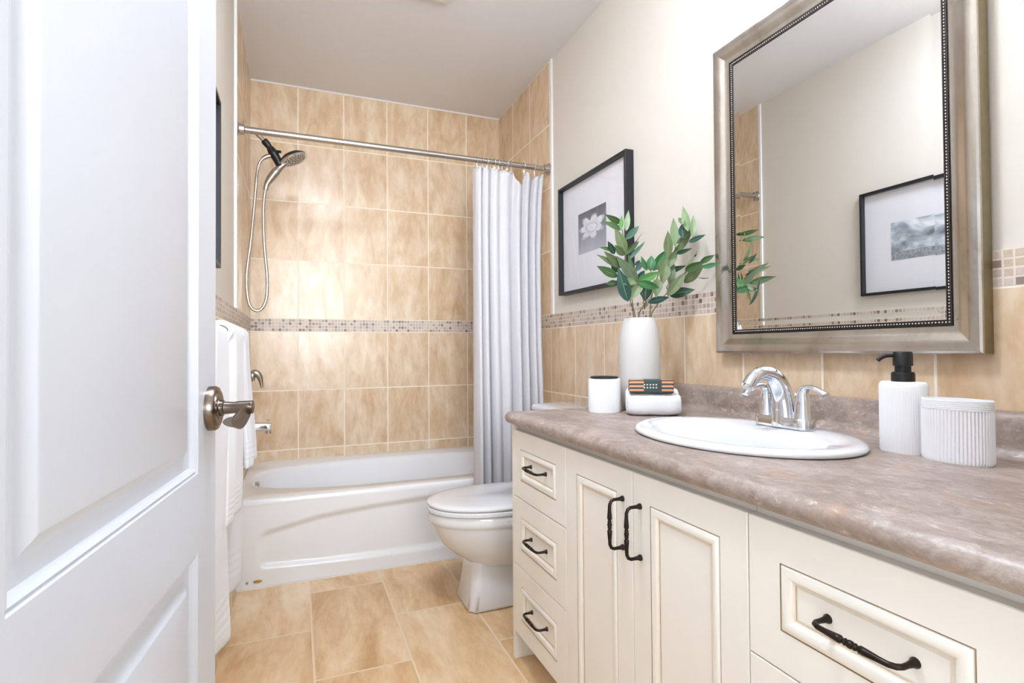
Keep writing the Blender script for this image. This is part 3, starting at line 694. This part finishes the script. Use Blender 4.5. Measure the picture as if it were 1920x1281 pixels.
# ---------------------------------------------------------------- sink
sk = thing('sink', 'white oval drop-in sink set in the brown countertop', 'sink', (SXc, SYc, CZ))
def el(a, bb, z, dx=0, n=96): return [(SXc+dx+bb*math.cos(2*PI*k/n), SYc+a*math.sin(2*PI*k/n), z) for k in range(n)]
def dsh(a, bf, bk, z, xc, n=96, e=2.0):
    out = []
    for k in range(n):
        t = 2*PI*k/n; c, s = math.cos(t), math.sin(t); bb = bk if c > 0 else bf; ee = 3.6 if c > 0 else 2.1
        out.append((xc+bb*math.copysign(abs(c)**(2/ee), c), SYc+a*math.copysign(abs(s)**(2/(2.1 if c <= 0 else 2.6)), s), z))
    return out
rings = [el(.270, .199, CZ+.0005), el(.276, .205, CZ+.003), el(.2765, .2055, CZ+.008), el(.272, .201, CZ+.0135), el(.262, .191, CZ+.016), el(.248, .178, CZ+.0155, -.0), dsh(.222, .146, .086, CZ+.0115, 1.170), dsh(.214, .138, .078, CZ+.004, 1.170), dsh(.205, .130, .072, CZ-.02, 1.170), dsh(.188, .115, .068, CZ-.06, 1.168), dsh(.15, .09, .06, CZ-.105, 1.166), dsh(.10, .06, .045, CZ-.128, 1.166), dsh(.03, .025, .025, CZ-.134, 1.166)]
MB().loft(rings, True, False, True).build('bowl', M['porcelain'], sk, angle=70)
MB().lathe([(.026, -.1335), (.026, -.131), (.020, -.1305), (.004, -.128)], (1.166, SYc, CZ), 'Z', 28, cap0=False).build('drain', M['chrome'], sk)

# ---------------------------------------------------------------- faucet
FXc, FYc, FZ = 1.338, .968, CZ+.0155
fa = thing('faucet', 'polished chrome two-handle faucet with an arched spout on the sink rim', 'faucet', (FXc, FYc, FZ))
def stad(hl, hw, z, n=24):
    out = []
    for k in range(n): a = PI*k/(n-1); out.append((FXc+hw*math.cos(a), FYc+hl-hw+hw*math.sin(a), z))
    for k in range(n): a = PI+PI*k/(n-1); out.append((FXc+hw*math.cos(a), FYc-hl+hw+hw*math.sin(a), z))
    return out
MB().loft([stad(.078, .026, FZ), stad(.078, .026, FZ+.022), stad(.076, .024, FZ+.025)], True, True, True).build('base_plate', M['chrome'], fa, angle=40)
path = bez([(FXc+.004, FYc, FZ+.004), (FXc+.001, FYc, FZ+.045), (FXc-.010, FYc, FZ+.09), (FXc-.035, FYc, FZ+.122), (FXc-.068, FYc, FZ+.130), (FXc-.096, FYc, FZ+.119), (FXc-.114, FYc, FZ+.099)], 8)
rad = lerp_list([.034, .0295, .0235, .0190, .0168, .0158, .0152], len(path))
b = MB(); b.tube(path, rad, 24); b.build('spout', M['chrome'], fa, angle=60)
MB().tube([path[-1], Vector(path[-1])+(Vector(path[-1])-Vector(path[-3])).normalized()*.003], .0115, 16).build('aerator', M['nickel'], fa)
for s in (-1, 1):
    hy = FYc+s*.052; b = MB()
    b.lathe([(.022, .023), (.021, .026), (.017, .055), (.0125, .085), (.010, .092)], (FXc, hy, FZ), 'Z', 28)
    tip = Vector((FXc-.006, hy-.064, FZ+.084)) if s < 0 else Vector((FXc-.072, hy-.002, FZ+.076))
    b.tube(bez([(FXc, hy, FZ+.082), (FXc+(tip.x-FXc)*.1, hy+(tip.y-hy)*.1, FZ+.094), (FXc+(tip.x-FXc)*.36, hy+(tip.y-hy)*.36, FZ+.0985), (FXc+(tip.x-FXc)*.72, hy+(tip.y-hy)*.72, FZ+.092), tip], 6), lerp_list([.011, .0115, .0105, .0095, .0088], 25), 16, flat=((0, 0, 1), .55))
    b.build('handle', M['chrome'], fa, angle=50)
b = MB(); b.tube([(FXc+.034, FYc-.004, FZ), (FXc+.034, FYc-.004, FZ+.055), (FXc+.034, FYc-.004, FZ+.062), (FXc+.034, FYc-.004, FZ+.074), (FXc+.034, FYc-.004, FZ+.079)], [.0028, .0028, .0048, .0058, .002], 12)
b.build('lift_rod', M['chrome'], fa)

# ---------------------------------------------------------------- wall mirror
mr = thing('wall_mirror', 'large rectangular mirror in an antiqued silver frame with beaded inner edge', 'mirror', (X1, 1.0, .99))
MY0, MY1, MZ0, MZ1 = .636, 1.360, .990, 1.955
def mring(i, x): return [(x, MY0+i, MZ0+i), (x, MY1-i, MZ0+i), (x, MY1-i, MZ1-i), (x, MY0+i, MZ1-i)]
XW = X1-.0005
rings = [mring(0, XW), mring(0, 1.4935), mring(.0015, 1.4905), mring(.006, 1.4885), mring(.012, 1.4890), mring(.020, 1.4910), mring(.030, 1.4945), mring(.040, 1.4985), mring(.050, 1.5015), mring(.0575, 1.5030)]
b = MB(); b.loft(rings, True, mis=[1, 0, 0, 0, 0, 0, 0, 0, 0]); b.build('frame', [M['silver'], M['silver_side']], mr, angle=20)
b = MB(); b.loft([mring(.0575, 1.5030), mring(.0578, 1.5045), mring(.0605, 1.5045), mring(.0608, 1.5020), mring(.0625, 1.5015), mring(.0628, 1.5050), mring(.0690, 1.5050), mring(.0695, 1.5030), mring(.0715, 1.5030), mring(.0720, 1.5080)], True)
b.build('inner_molding', M['bead_dark'], mr, angle=20)
b = MB(); bi = .0658; step = .0066
def bead(y, z):
    r = .0026; n = 6
    b.lathe([(r*math.sin(PI*k/4), -r*1.3*math.cos(PI*k/4)) for k in range(5)], (1.5045, y, z), 'X', n, False, False)
k = 0
y = MY0+bi
while y < MY1-bi: bead(y, MZ0+bi); bead(y, MZ1-bi); y += step
z = MZ0+bi+step
while z < MZ1-bi: bead(MY0+bi, z); bead(MY1-bi, z); z += step
b.build('bead_row', M['bead'], mr, angle=80)
b = MB(); b.loft([mring(.0705, 1.50578), mring(.0925, 1.5061)], True, False, True); b.build('glass', M['mirror'], mr, smooth=False)

# ---------------------------------------------------------------- framed pictures
def picture(label, wall, y0, y1, z0, z1, pm, py, pz, depth, tilt=0):
    sg = -1 if wall == 'R' else 1; xw = (X1+PX-.0005) if wall == 'R' else (X0-PX+.0005)
    D = lambda d: xw+sg*d
    r = thing('framed_picture', label, 'picture', (xw, (y0+y1)/2, z0))
    def R(i, d): return [(D(d), y0+i, z0+i), (D(d), y1-i, z0+i), (D(d), y1-i, z1-i), (D(d), y0+i, z1-i)]
    MB().loft([R(0, 0), R(0, depth-.001), R(.001, depth), R(.012, depth), R(.013, depth-.001), R(.013, depth-.022), R(.013, .002)], True).build('frame', M['frame_black'], r, smooth=False)
    MB().loft([R(.012, depth-.026), R(.0125, depth-.025)], True, True, True).build('mat_board', M['mat_board'], r, smooth=False)
    x = D(depth-.0244); b = MB().quad((x, py[0], pz[0]), (x, py[1], pz[0]), (x, py[1], pz[1]), (x, py[0], pz[1])); b.quad((x-sg*.0004, py[0], pz[0]), (x-sg*.0004, py[0], pz[1]), (x-sg*.0004, py[1], pz[1]), (x-sg*.0004, py[1], pz[0])); b.build('print', pm, r, smooth=False)
    x = D(depth-.018); MB().box((min(x, x+sg*.0015), y0+.0125, z0+.0125), (max(x, x+sg*.0015), y1-.0125, z1-.0125)).build('glass', M['glazing'], r, smooth=False)
picture('black framed flower photograph on the wall above the toilet', 'R', 1.858, 2.470, 1.279, 1.822, M['print_flower'], (2.048, 2.300), (1.460, 1.655), .040)
picture('black framed cloud photograph on the wall behind the open door, seen in the mirror', 'L', 1.335, 1.945, 1.272, 1.806, M['print_clouds'], (1.545, 1.800), (1.436, 1.627), .026)

# ---------------------------------------------------------------- towels on the left wall
BZ, BX = 1.055, .055
tb = thing('towel_bar', 'metal towel bar on the tiled wall behind the open door, under the towels', 'towel bar', (X0, 1.75, BZ))
MB().tube([(BX, 1.34, BZ), (BX, 2.16, BZ)], .008, 14).build('rail', M['nickel'], tb)
for y in (1.35, 2.15):
    MB().lathe([(.024, .0005), (.024, .006), (.010, .012), (.009, BX-.004), (.013, BX+.012)], (X0, y, BZ), 'X', 20).build('bracket', M['nickel'], tb)
def towel(name, label, mat, y0, y1, zf, zbk, r, xf, thick, wave, group, ny=50):
    "cloth over the bar: back layer up, over, front layer down; xf(t, v) the front offset from the wall"
    prof_n = 46; verts = []; faces = []
    for i in range(ny):
        t = i/(ny-1); y = y0+(y1-y0)*t
        for j in range(prof_n):
            s = j/(prof_n-1)
            if s < .3: q = s/.3; z = zbk+(BZ-zbk)*q; x = .012+(BX-r-.012)*q**.6 if BX-r > .012 else BX-r; x = max(.006, x)
            elif s < .45: a = PI*(1-(s-.3)/.15); x = BX+r*math.cos(a); z = BZ+r*math.sin(a)
            else:
                v = (s-.45)/.55; z = BZ+(zf(t)-BZ)*v; x = BX+r+(xf(t, v)-(BX+r))*sst(v, 0, .9)+wave(t, v)
            yy = y+.012*math.sin(z*9+t*3)*(s > .45)*(s-.45)
            verts.append((x, yy, z))
    faces = [(i*prof_n+j, i*prof_n+j+1, (i+1)*prof_n+j+1, (i+1)*prof_n+j) for i in range(ny-1) for j in range(prof_n-1)]
    o = MB().add(verts, faces).build(name, mat, angle=180, loc=(BX, (y0+y1)/2, zf(.5)), recalc=False)
    so = o.modifiers.new('thick', 'SOLIDIFY'); so.thickness = thick; so.offset = 1 if False else 0
    sb = o.modifiers.new('round', 'SUBSURF'); sb.levels = 1; sb.render_levels = 1
    return tag(o, label, 'towel', group)
towel('bath_towel', 'long white bath towel hanging on the wall bar, lowest of the hung towels', M['terry_bath'], 1.42, 2.03, lambda t: .245+.006*math.sin(t*8), .40, .014, lambda t, v: .047, .011,
      lambda t, v: (.027*math.cos((t*.61+1.42-2.02)/.43*2*PI))*v + .006*math.sin(t*23+v*7)*v, None, 80)
towel('hand_towel', 'white hand towel over the long bath towel, nearer the door handle', M['terry_hand_b'], 1.62, 1.885, lambda t: .535, .62, .029, lambda t, v: .090-.012*v, .015, lambda t, v: .008*math.sin(t*9+v*2)*v-.018*sst(abs(t-.5), .35, .5), None)
towel('hand_towel', 'white hand towel with ribbed hem, last on the bar beside the bathtub', M['terry_hand_a'], 1.925, 2.115, lambda t: .628, .70, .029, lambda t, v: .095+.008*v, .015, lambda t, v: .007*math.sin(t*8+1)*v-.014*sst(abs(t-.5), .3, .5), None)

# ---------------------------------------------------------------- things on the counter
# ribbed round jar with a dark lid
def flute(c, a, bb, prof, nf, amp, rot=0, n=None, flat_rows=None):
    n = n or nf*6; rings = []
    for r, z, k in prof:
        ring = []
        for i in range(n):
            t = 2*PI*i/n; m = r*(1-amp*k*(.5-.5*math.cos(nf*t))); x, y = a*m*math.cos(t), bb*m*math.sin(t)
            ring.append((c[0]+x*math.cos(rot)-y*math.sin(rot), c[1]+x*math.sin(rot)+y*math.cos(rot), c[2]+z))
        rings.append(ring)
    return rings
JC = (1.183, 1.535, CZ)
jar = thing('lidded_jar', 'ribbed white round jar with a black lid at the far end of the counter', 'jar', JC)
MB().loft(flute(JC, .0525, .0525, [(.96, 0, 0), (1, .004, 1), (1, .105, 1), (.97, .1085, 0), (.2, .1087, 0)], 54, .05), True, True, True).build('body', M['white_ceramic'], jar, angle=60)
MB().lathe([(.043, .1085), (.045, .110), (.045, .1135), (.042, .1155), (.002, .117)], JC, 'Z', 40).build('lid', M['black_matte'], jar)
# vase
VC = (1.322, 1.535, CZ)
vs = thing('vase', 'tall chalky white vase beside the rolled towel, holding leafy stems', 'vase', VC)
MB().lathe([(.05, 0), (.060, .004), (.0655, .03), (.068, .10), (.068, .18), (.0665, .23), (.063, .265), (.056, .292), (.051, .306), (.048, .309), (.045, .306), (.046, .28), (.055, .22), (.056, .05), (.01, .02)], VC, 'Z', 56).build('body', M['vase_white'], vs, angle=70)
# folded towel and soap
A0 = Vector((1.176, 1.395, CZ)); A1 = Vector((1.318, 1.312, CZ)); UX = (A1-A0).normalized(); UD = Vector((-UX.y, UX.x, 0)); LW = (A1-A0).length
ft = []; nx = 30
prof = []
for k in range(40):
    t = 2*PI*k/40; c, s = math.cos(t), math.sin(t); e = 3.2
    prof.append((.052+.054*math.copysign(abs(c)**(2/e), c), .0345+.0340*math.copysign(abs(s)**(2/e), s)))
for i in range(nx):
    u = i/(nx-1); q = 1-.22*(abs(2*u-1)**7); row = []
    for d, h in prof:
        hh = h*1.0+.022*sst(d, .060, .10)*(h > .03)+.0007*math.sin(u*14+d*70)
        row.append(A0+UX*(LW*u)+UD*(.052+(d-.052)*q)+Vector((0, 0, max(.0006, .0345+(hh-.0345)*q))))
    ft.append(row)
tw = MB().loft(ft, True, True, True).build('folded_towel', M['terry'], angle=180, loc=A0+UX*LW/2+UD*.05, subsurf=1)
tag(tw, 'small white folded towel on the counter with a striped soap bar on it', 'towel')
SB = A0+UX*(LW*.45)+UD*.031+Vector((0, 0, .0702)); SLn = .066; ang = math.atan2(UX.y, UX.x)
soap = thing('soap_bar', 'orange and charcoal striped soap box with dark green band on folded towel', 'soap', SB)
def lb(name, x0, x1, y0, y1, z0, z1, mat, bev):
    b = MB().box((x0, y0, z0), (x1, y1, z1)); me = bpy.data.meshes.new(name); me.from_pydata(b.v, [], b.f); me.update(); o = bpy.data.objects.new(name, me); COL.objects.link(o); me.materials.append(mat); o.parent = soap; o.rotation_euler = (0, 0, ang)
    if bev: q = o.modifiers.new('edge', 'BEVEL'); q.width = bev; q.segments = 3
    return o
lb('wrapper', -SLn, SLn, -.026, .026, 0, .040, M['stripes'], .004)
lb('band', -.024, .032, -.0268, .0268, -.0004, .0408, M['soap_green'], .004)
dm = None
for i in range(5):
    for j in range(2):
        if dm is None:
            b = MB(); b.lathe([(.0023, 0), (.0023, -.0006), (.001, -.0007)], SB, 'Y', 14); dm = b.build('dot', M['dot'], soap); dd = dm
        else: dd = dm.copy(); COL.objects.link(dd); dd.parent = soap
        dd.rotation_euler = (0, 0, ang); x = -.021+i*.0088; z = .017+j*.0088; y = -.0269
        dd.location = (x*math.cos(ang)-y*math.sin(ang), x*math.sin(ang)+y*math.cos(ang), z)
# soap dispenser
DC = (1.346, .697, CZ); rot = PI/2+.12
dp = thing('soap_dispenser', 'white fluted soap dispenser with a matte black pump, beside the tumbler', 'soap dispenser', DC)
MB().loft(flute(DC, .043, .0285, [(.95, 0, 0), (.99, .004, .6), (.99, .120, .6), (.985, .128, .3), (.95, .134, 0), (.86, .1375, 0), (.2, .138, 0)], 64, .022, rot), True, True, True).build('body', M['white_ceramic'], dp, angle=60)
b = MB(); b.lathe([(.0195, .137), (.0195, .152), (.018, .156), (.0135, .157), (.0135, .168), (.0165, .1685), (.0165, .194), (.015, .196), (.001, .196)], DC, 'Z', 36)
n0 = Vector((DC[0], DC[1], CZ+.189)); nd = Vector((-.80, .60, 0)).normalized()
b.tube(bez([n0+nd*.012, n0+nd*.026+Vector((0, 0, -.0005)), n0+nd*.036+Vector((0, 0, -.004)), n0+nd*.043+Vector((0, 0, -.010))], 6), .0042, 12)
b.build('pump', M['black_matte'], dp, angle=40)
# tumbler
TC = (1.337, .6015, CZ); rt = PI/2+.1
tm = thing('tumbler', 'white fluted oval tumbler with a ringed rim, right of the soap dispenser', 'tumbler', TC)
pf = [(.94, 0, 0), (.985, .003, .6), (1, .008, 1), (1.0, .092, 1), (.985, .0935, 0)]
for k in range(5): z = .0935+.0034*k; pf += [(1.0, z+.0006, 0), (1.0, z+.0024, 0), (.97, z+.0031, 0)]
pf += [(1.0, .1105, 0), (.985, .1115, 0), (.90, .1115, 0), (.88, .108, 0), (.86, .02, 0), (.3, .012, 0)]
MB().loft(flute(TC, .0545, .0305, pf, 58, .055, rt), True, True, True).build('body', M['white_ceramic'], tm, angle=40)

# ---------------------------------------------------------------- leafy branches in the vase
def cp(cx, cy): return 1110+cx/5.824, 380+cy/5.824
def leaf(parent, p0, p1, w, mat, face, fold=.25, curl=.12, name='leaf'):
    p0, p1 = Vector(p0), Vector(p1); ax = p1-p0; L = ax.length; ax.normalize()
    f = Vector(face); f = (f-ax*f.dot(ax)).normalized(); sd = ax.cross(f); b = MB(); rows = []; n = 12
    for i in range(n+1):
        u = i/n; hw = w*.5*(math.sin(PI*u**.8)**.92*(1-.18*u*u) if 0 < u < 1 else .02)
        c = p0+ax*(L*u)+f*(curl*L*math.sin(PI*u)*.6)
        rows.append([c+sd*(hw*k)+f*(fold*hw*abs(k)) for k in (-1, -.5, -.04, .04, .5, 1)])
    for i in range(n):
        for j in range(5): b.add([rows[i][j], rows[i][j+1], rows[i+1][j+1], rows[i+1][j]], [(0, 1, 2, 3)], 1 if j == 2 else 0)
    return b.build(name, [mat, M['midrib']], parent, angle=180)
def near(x, y, Y, xlim):
    "as at(), but never closer to the right-hand wall than xlim"
    p = at(x, y, Y)
    if p.x > xlim: p = CAM + (p-CAM)*((xlim-CAM.x)/(p.x-CAM.x))
    return p
def branch(label, stems, leaves, zc):
    root = thing('leafy_branch', label, 'branch', (VC[0], VC[1], CZ+.31))
    for st in stems:
        pts = [near(*cp(x, y), Y+.012*(y < 1000), 1.465) for x, y, Y in st]
        if st[0][1] > 1200: pts = [Vector((VC[0]+(pts[0].x-VC[0])*.4, VC[1]+(pts[0].y-VC[1])*.4, CZ+.20))] + pts
        MB().tube(bez(pts, 8), lerp_list([.0019, .0013], (len(pts)-1)*8+1), 8).build('stem', M['stem'], root)
    for (bx, by, tx, ty, w, k, Y0, dY) in leaves:
        lim = random.uniform(1.43, 1.48); p0 = near(*cp(bx, by), Y0, lim); p1 = near(*cp(tx, ty), Y0+dY, lim+.02)
        sc = (p0-CAM).dot(FWD)/FPX/5.824
        view = (CAM-(p0+p1)/2).normalized()
        p0 = p0-(p1-p0)*.10; L = (p1-p0).length; nar = w*sc
        fc = view+Vector((random.uniform(-.25, .25), random.uniform(-.2, .2), random.uniform(-.1, .3)))
        if w < 35: fc = (p1-p0).normalized().cross(view)+view*.25; nar = max(nar*2.2, .012)
        leaf(root, p0, p1, nar*1.06, M['leaf_'+k], fc, random.uniform(.12, .38), random.uniform(-.05, .14))
    return root
YV = 1.535
branch('tall leafy branch leaning toward the flower picture, leftmost in the vase',
    [[(455, 1245, YV), (425, 1100, 1.52), (395, 960, 1.51), (380, 760, 1.51), (365, 560, 1.52), (350, 420, 1.53), (330, 290, 1.53)], [(470, 1248, YV), (445, 1120, 1.53), (435, 960, 1.52), (440, 840, 1.50)]],
    [(300, 215, 140, 125, 70, 'g', 1.53, -.02), (300, 290, 105, 205, 68, 'g', 1.52, -.02), (315, 285, 325, 140, 46, 'b', 1.515, 0), (375, 290, 400, 80, 64, 'l', 1.52, .01), (378, 390, 515, 255, 72, 'c', 1.53, .03), (360, 525, 250, 275, 110, 'o', 1.51, .0), (405, 500, 560, 315, 14, 'r', 1.55, .03), (370, 560, 515, 420, 60, 'g', 1.55, .03), (405, 615, 580, 425, 45, 'c', 1.54, .04), (240, 550, 172, 420, 70, 'd', 1.52, -.01), (205, 515, 80, 490, 44, 'g', 1.53, -.01), (340, 570, 248, 460, 78, 'o', 1.515, -.01), (310, 690, 130, 530, 84, 'o', 1.505, -.02), (290, 700, 48, 565, 62, 'o', 1.515, -.02), (480, 840, 265, 580, 120, 'k', 1.49, -.01), (262, 800, 52, 692, 92, 'g', 1.51, -.03), (385, 1048, 285, 705, 138, 't', 1.49, -.01), (415, 870, 380, 670, 90, 't', 1.515, .0), (255, 870, 148, 888, 58, 'g', 1.53, -.01), (205, 655, 118, 612, 12, 'd', 1.53, -.01), (285, 750, 200, 635, 74, 'd', 1.525, .0), (480, 745, 562, 640, 58, 't', 1.54, .02), (470, 680, 530, 630, 36, 't', 1.55, .02), (490, 860, 575, 740, 78, 't', 1.535, .01), (440, 780, 395, 560, 60, 'g', 1.53, 0)], YV)
branch('short bushy branch with broad bright leaves at the centre of the vase',
    [[(512, 1245, YV), (530, 1180, 1.525), (580, 1100, 1.515), (640, 1030, 1.51), (680, 900, 1.505), (640, 740, 1.51)], [(575, 1160, 1.53), (560, 1060, 1.51), (520, 900, 1.49), (450, 850, 1.485)]],
    [(595, 730, 535, 582, 55, 'e', 1.51, 0), (640, 735, 650, 578, 100, 'e', 1.525, .01), (515, 860, 752, 755, 92, 'b', 1.475, -.01), (520, 872, 735, 932, 88, 'e', 1.47, -.01), (455, 850, 345, 895, 95, 'o', 1.485, -.01), (530, 890, 420, 1068, 108, 'o', 1.48, 0), (590, 900, 582, 1082, 135, 'd', 1.505, 0), (715, 850, 700, 1038, 112, 'o', 1.48, -.01), (800, 690, 758, 908, 118, 'o', 1.49, -.01), (570, 1140, 612, 1095, 42, 'k', 1.53, 0), (440, 870, 395, 950, 70, 'o', 1.49, 0)], YV)
branch('upright branch of pale leaves rising beside the mirror frame',
    [[(630, 1247, YV), (640, 1100, 1.53), (690, 880, 1.515), (760, 720, 1.515), (850, 600, 1.52), (930, 470, 1.53), (1010, 330, 1.54), (1040, 240, 1.545)]],
    [(680, 725, 815, 515, 104, 'e', 1.53, .01), (735, 750, 835, 585, 82, 'o', 1.50, 0), (835, 570, 830, 305, 96, 'o', 1.505, -.01), (815, 700, 930, 520, 112, 'o', 1.51, 0), (915, 460, 888, 165, 104, 'l', 1.53, 0), (925, 525, 1102, 280, 104, 'o', 1.515, .01), (1045, 290, 992, 38, 86, 'l', 1.53, 0), (1098, 360, 1105, 138, 66, 'l', 1.525, .02), (1010, 235, 942, 165, 58, 'k', 1.555, -.01), (990, 380, 985, 230, 74, 't', 1.56, 0), (1070, 425, 1242, 350, 58, 't', 1.55, .03), (935, 555, 1098, 498, 46, 'd', 1.55, .03), (860, 895, 895, 640, 84, 'k', 1.51, .0), (870, 600, 800, 480, 60, 't', 1.56, 0), (1000, 380, 1085, 250, 70, 'l', 1.51, .01)], YV)
branch('low branch spreading in front of the mirror frame, rightmost in the vase',
    [[(645, 1240, YV), (690, 1150, 1.525), (745, 1070, 1.515), (840, 965, 1.51), (940, 860, 1.51), (1040, 745, 1.51), (1160, 670, 1.51), (1250, 630, 1.51)], [(840, 965, 1.51), (815, 925, 1.505), (850, 885, 1.51)]],
    [(830, 755, 1032, 688, 62, 'd', 1.53, .01), (1035, 735, 1245, 635, 92, 'g', 1.52, .01), (1195, 650, 1342, 570, 64, 'g', 1.52, .02), (1215, 705, 1408, 660, 54, 'e', 1.52, .02), (1025, 858, 1232, 675, 104, 'o', 1.495, 0), (840, 1000, 1035, 750, 116, 'o', 1.49, 0), (860, 1005, 1124, 950, 112, 'd', 1.515, .02), (630, 1085, 848, 1030, 78, 't', 1.515, -.01), (1165, 815, 1288, 820, 14, 't', 1.52, .03), (1035, 720, 1122, 590, 44, 'l', 1.535, .02), (1115, 580, 1145, 528, 22, 'd', 1.54, .01)], YV)

# ---------------------------------------------------------------- ceiling fan grille and vanity light
fn = thing('ceiling_fan', 'white exhaust fan cover on the ceiling, only its corner in view', 'fan', (.72, 2.16, ZC))
def fr2(i, z): return rr_(.565+i, .885-i, 2.0+i, 2.328-i, max(.004, .03-i), z)
MB().loft([fr2(0, ZC-.0005), fr2(0, ZC-.016), fr2(.004, ZC-.024), fr2(.03, ZC-.032), fr2(.035, ZC-.030)], True, True, True).build('cover', M['fan_white'], fn, angle=40)
b = MB()
for k in range(9): y = 2.05+k*.026; b.box((.62, y, ZC-.0335), (.83, y+.012, ZC-.0295))
b.build('louver', M['fan_white'], fn, smooth=False)

vl = thing('vanity_light', 'vanity light bar with three frosted glass shades above the mirror', 'wall light', (X1, 1.0, 2.24))
MB().box((X1+PX-.025, .66, 2.21), (X1+PX-.0005, 1.34, 2.29)).build('back_plate', M['nickel'], vl, bevel=.004)
for y in (.74, 1.0, 1.26):
    MB().tube(bez([(X1-.018, y, 2.25), (X1-.06, y, 2.262), (X1-.105, y, 2.255), (X1-.115, y, 2.235)], 6), .007, 12).build('arm', M['nickel'], vl)
    MB().lathe([(.020, .0), (.030, -.012), (.045, -.05), (.056, -.095), (.058, -.11), (.05, -.111)], (X1-.115, y, 2.245), 'Z', 32).build('shade', M['bulb'], vl)

CLP = (.46, 1.0, ZC)  # unseen fill lamp, added here to brighten the room evenly
cl = thing('added_fill_light', 'unseen round fill light added below the ceiling to brighten the room', 'fill light', CLP)
MB().lathe([(.07, -.0005), (.07, -.014), (.05, -.022), (.014, -.026), (.014, -.07)], CLP, 'Z', 40).build('fill_canopy', M['nickel'], cl)
MB().lathe([(.02, -.070), (.13, -.074), (.160, -.082), (.165, -.095), (.15, -.125), (.11, -.147), (.05, -.160), (.005, -.162)], CLP, 'Z', 48).build('fill_dome', M['fill_dome'], cl)
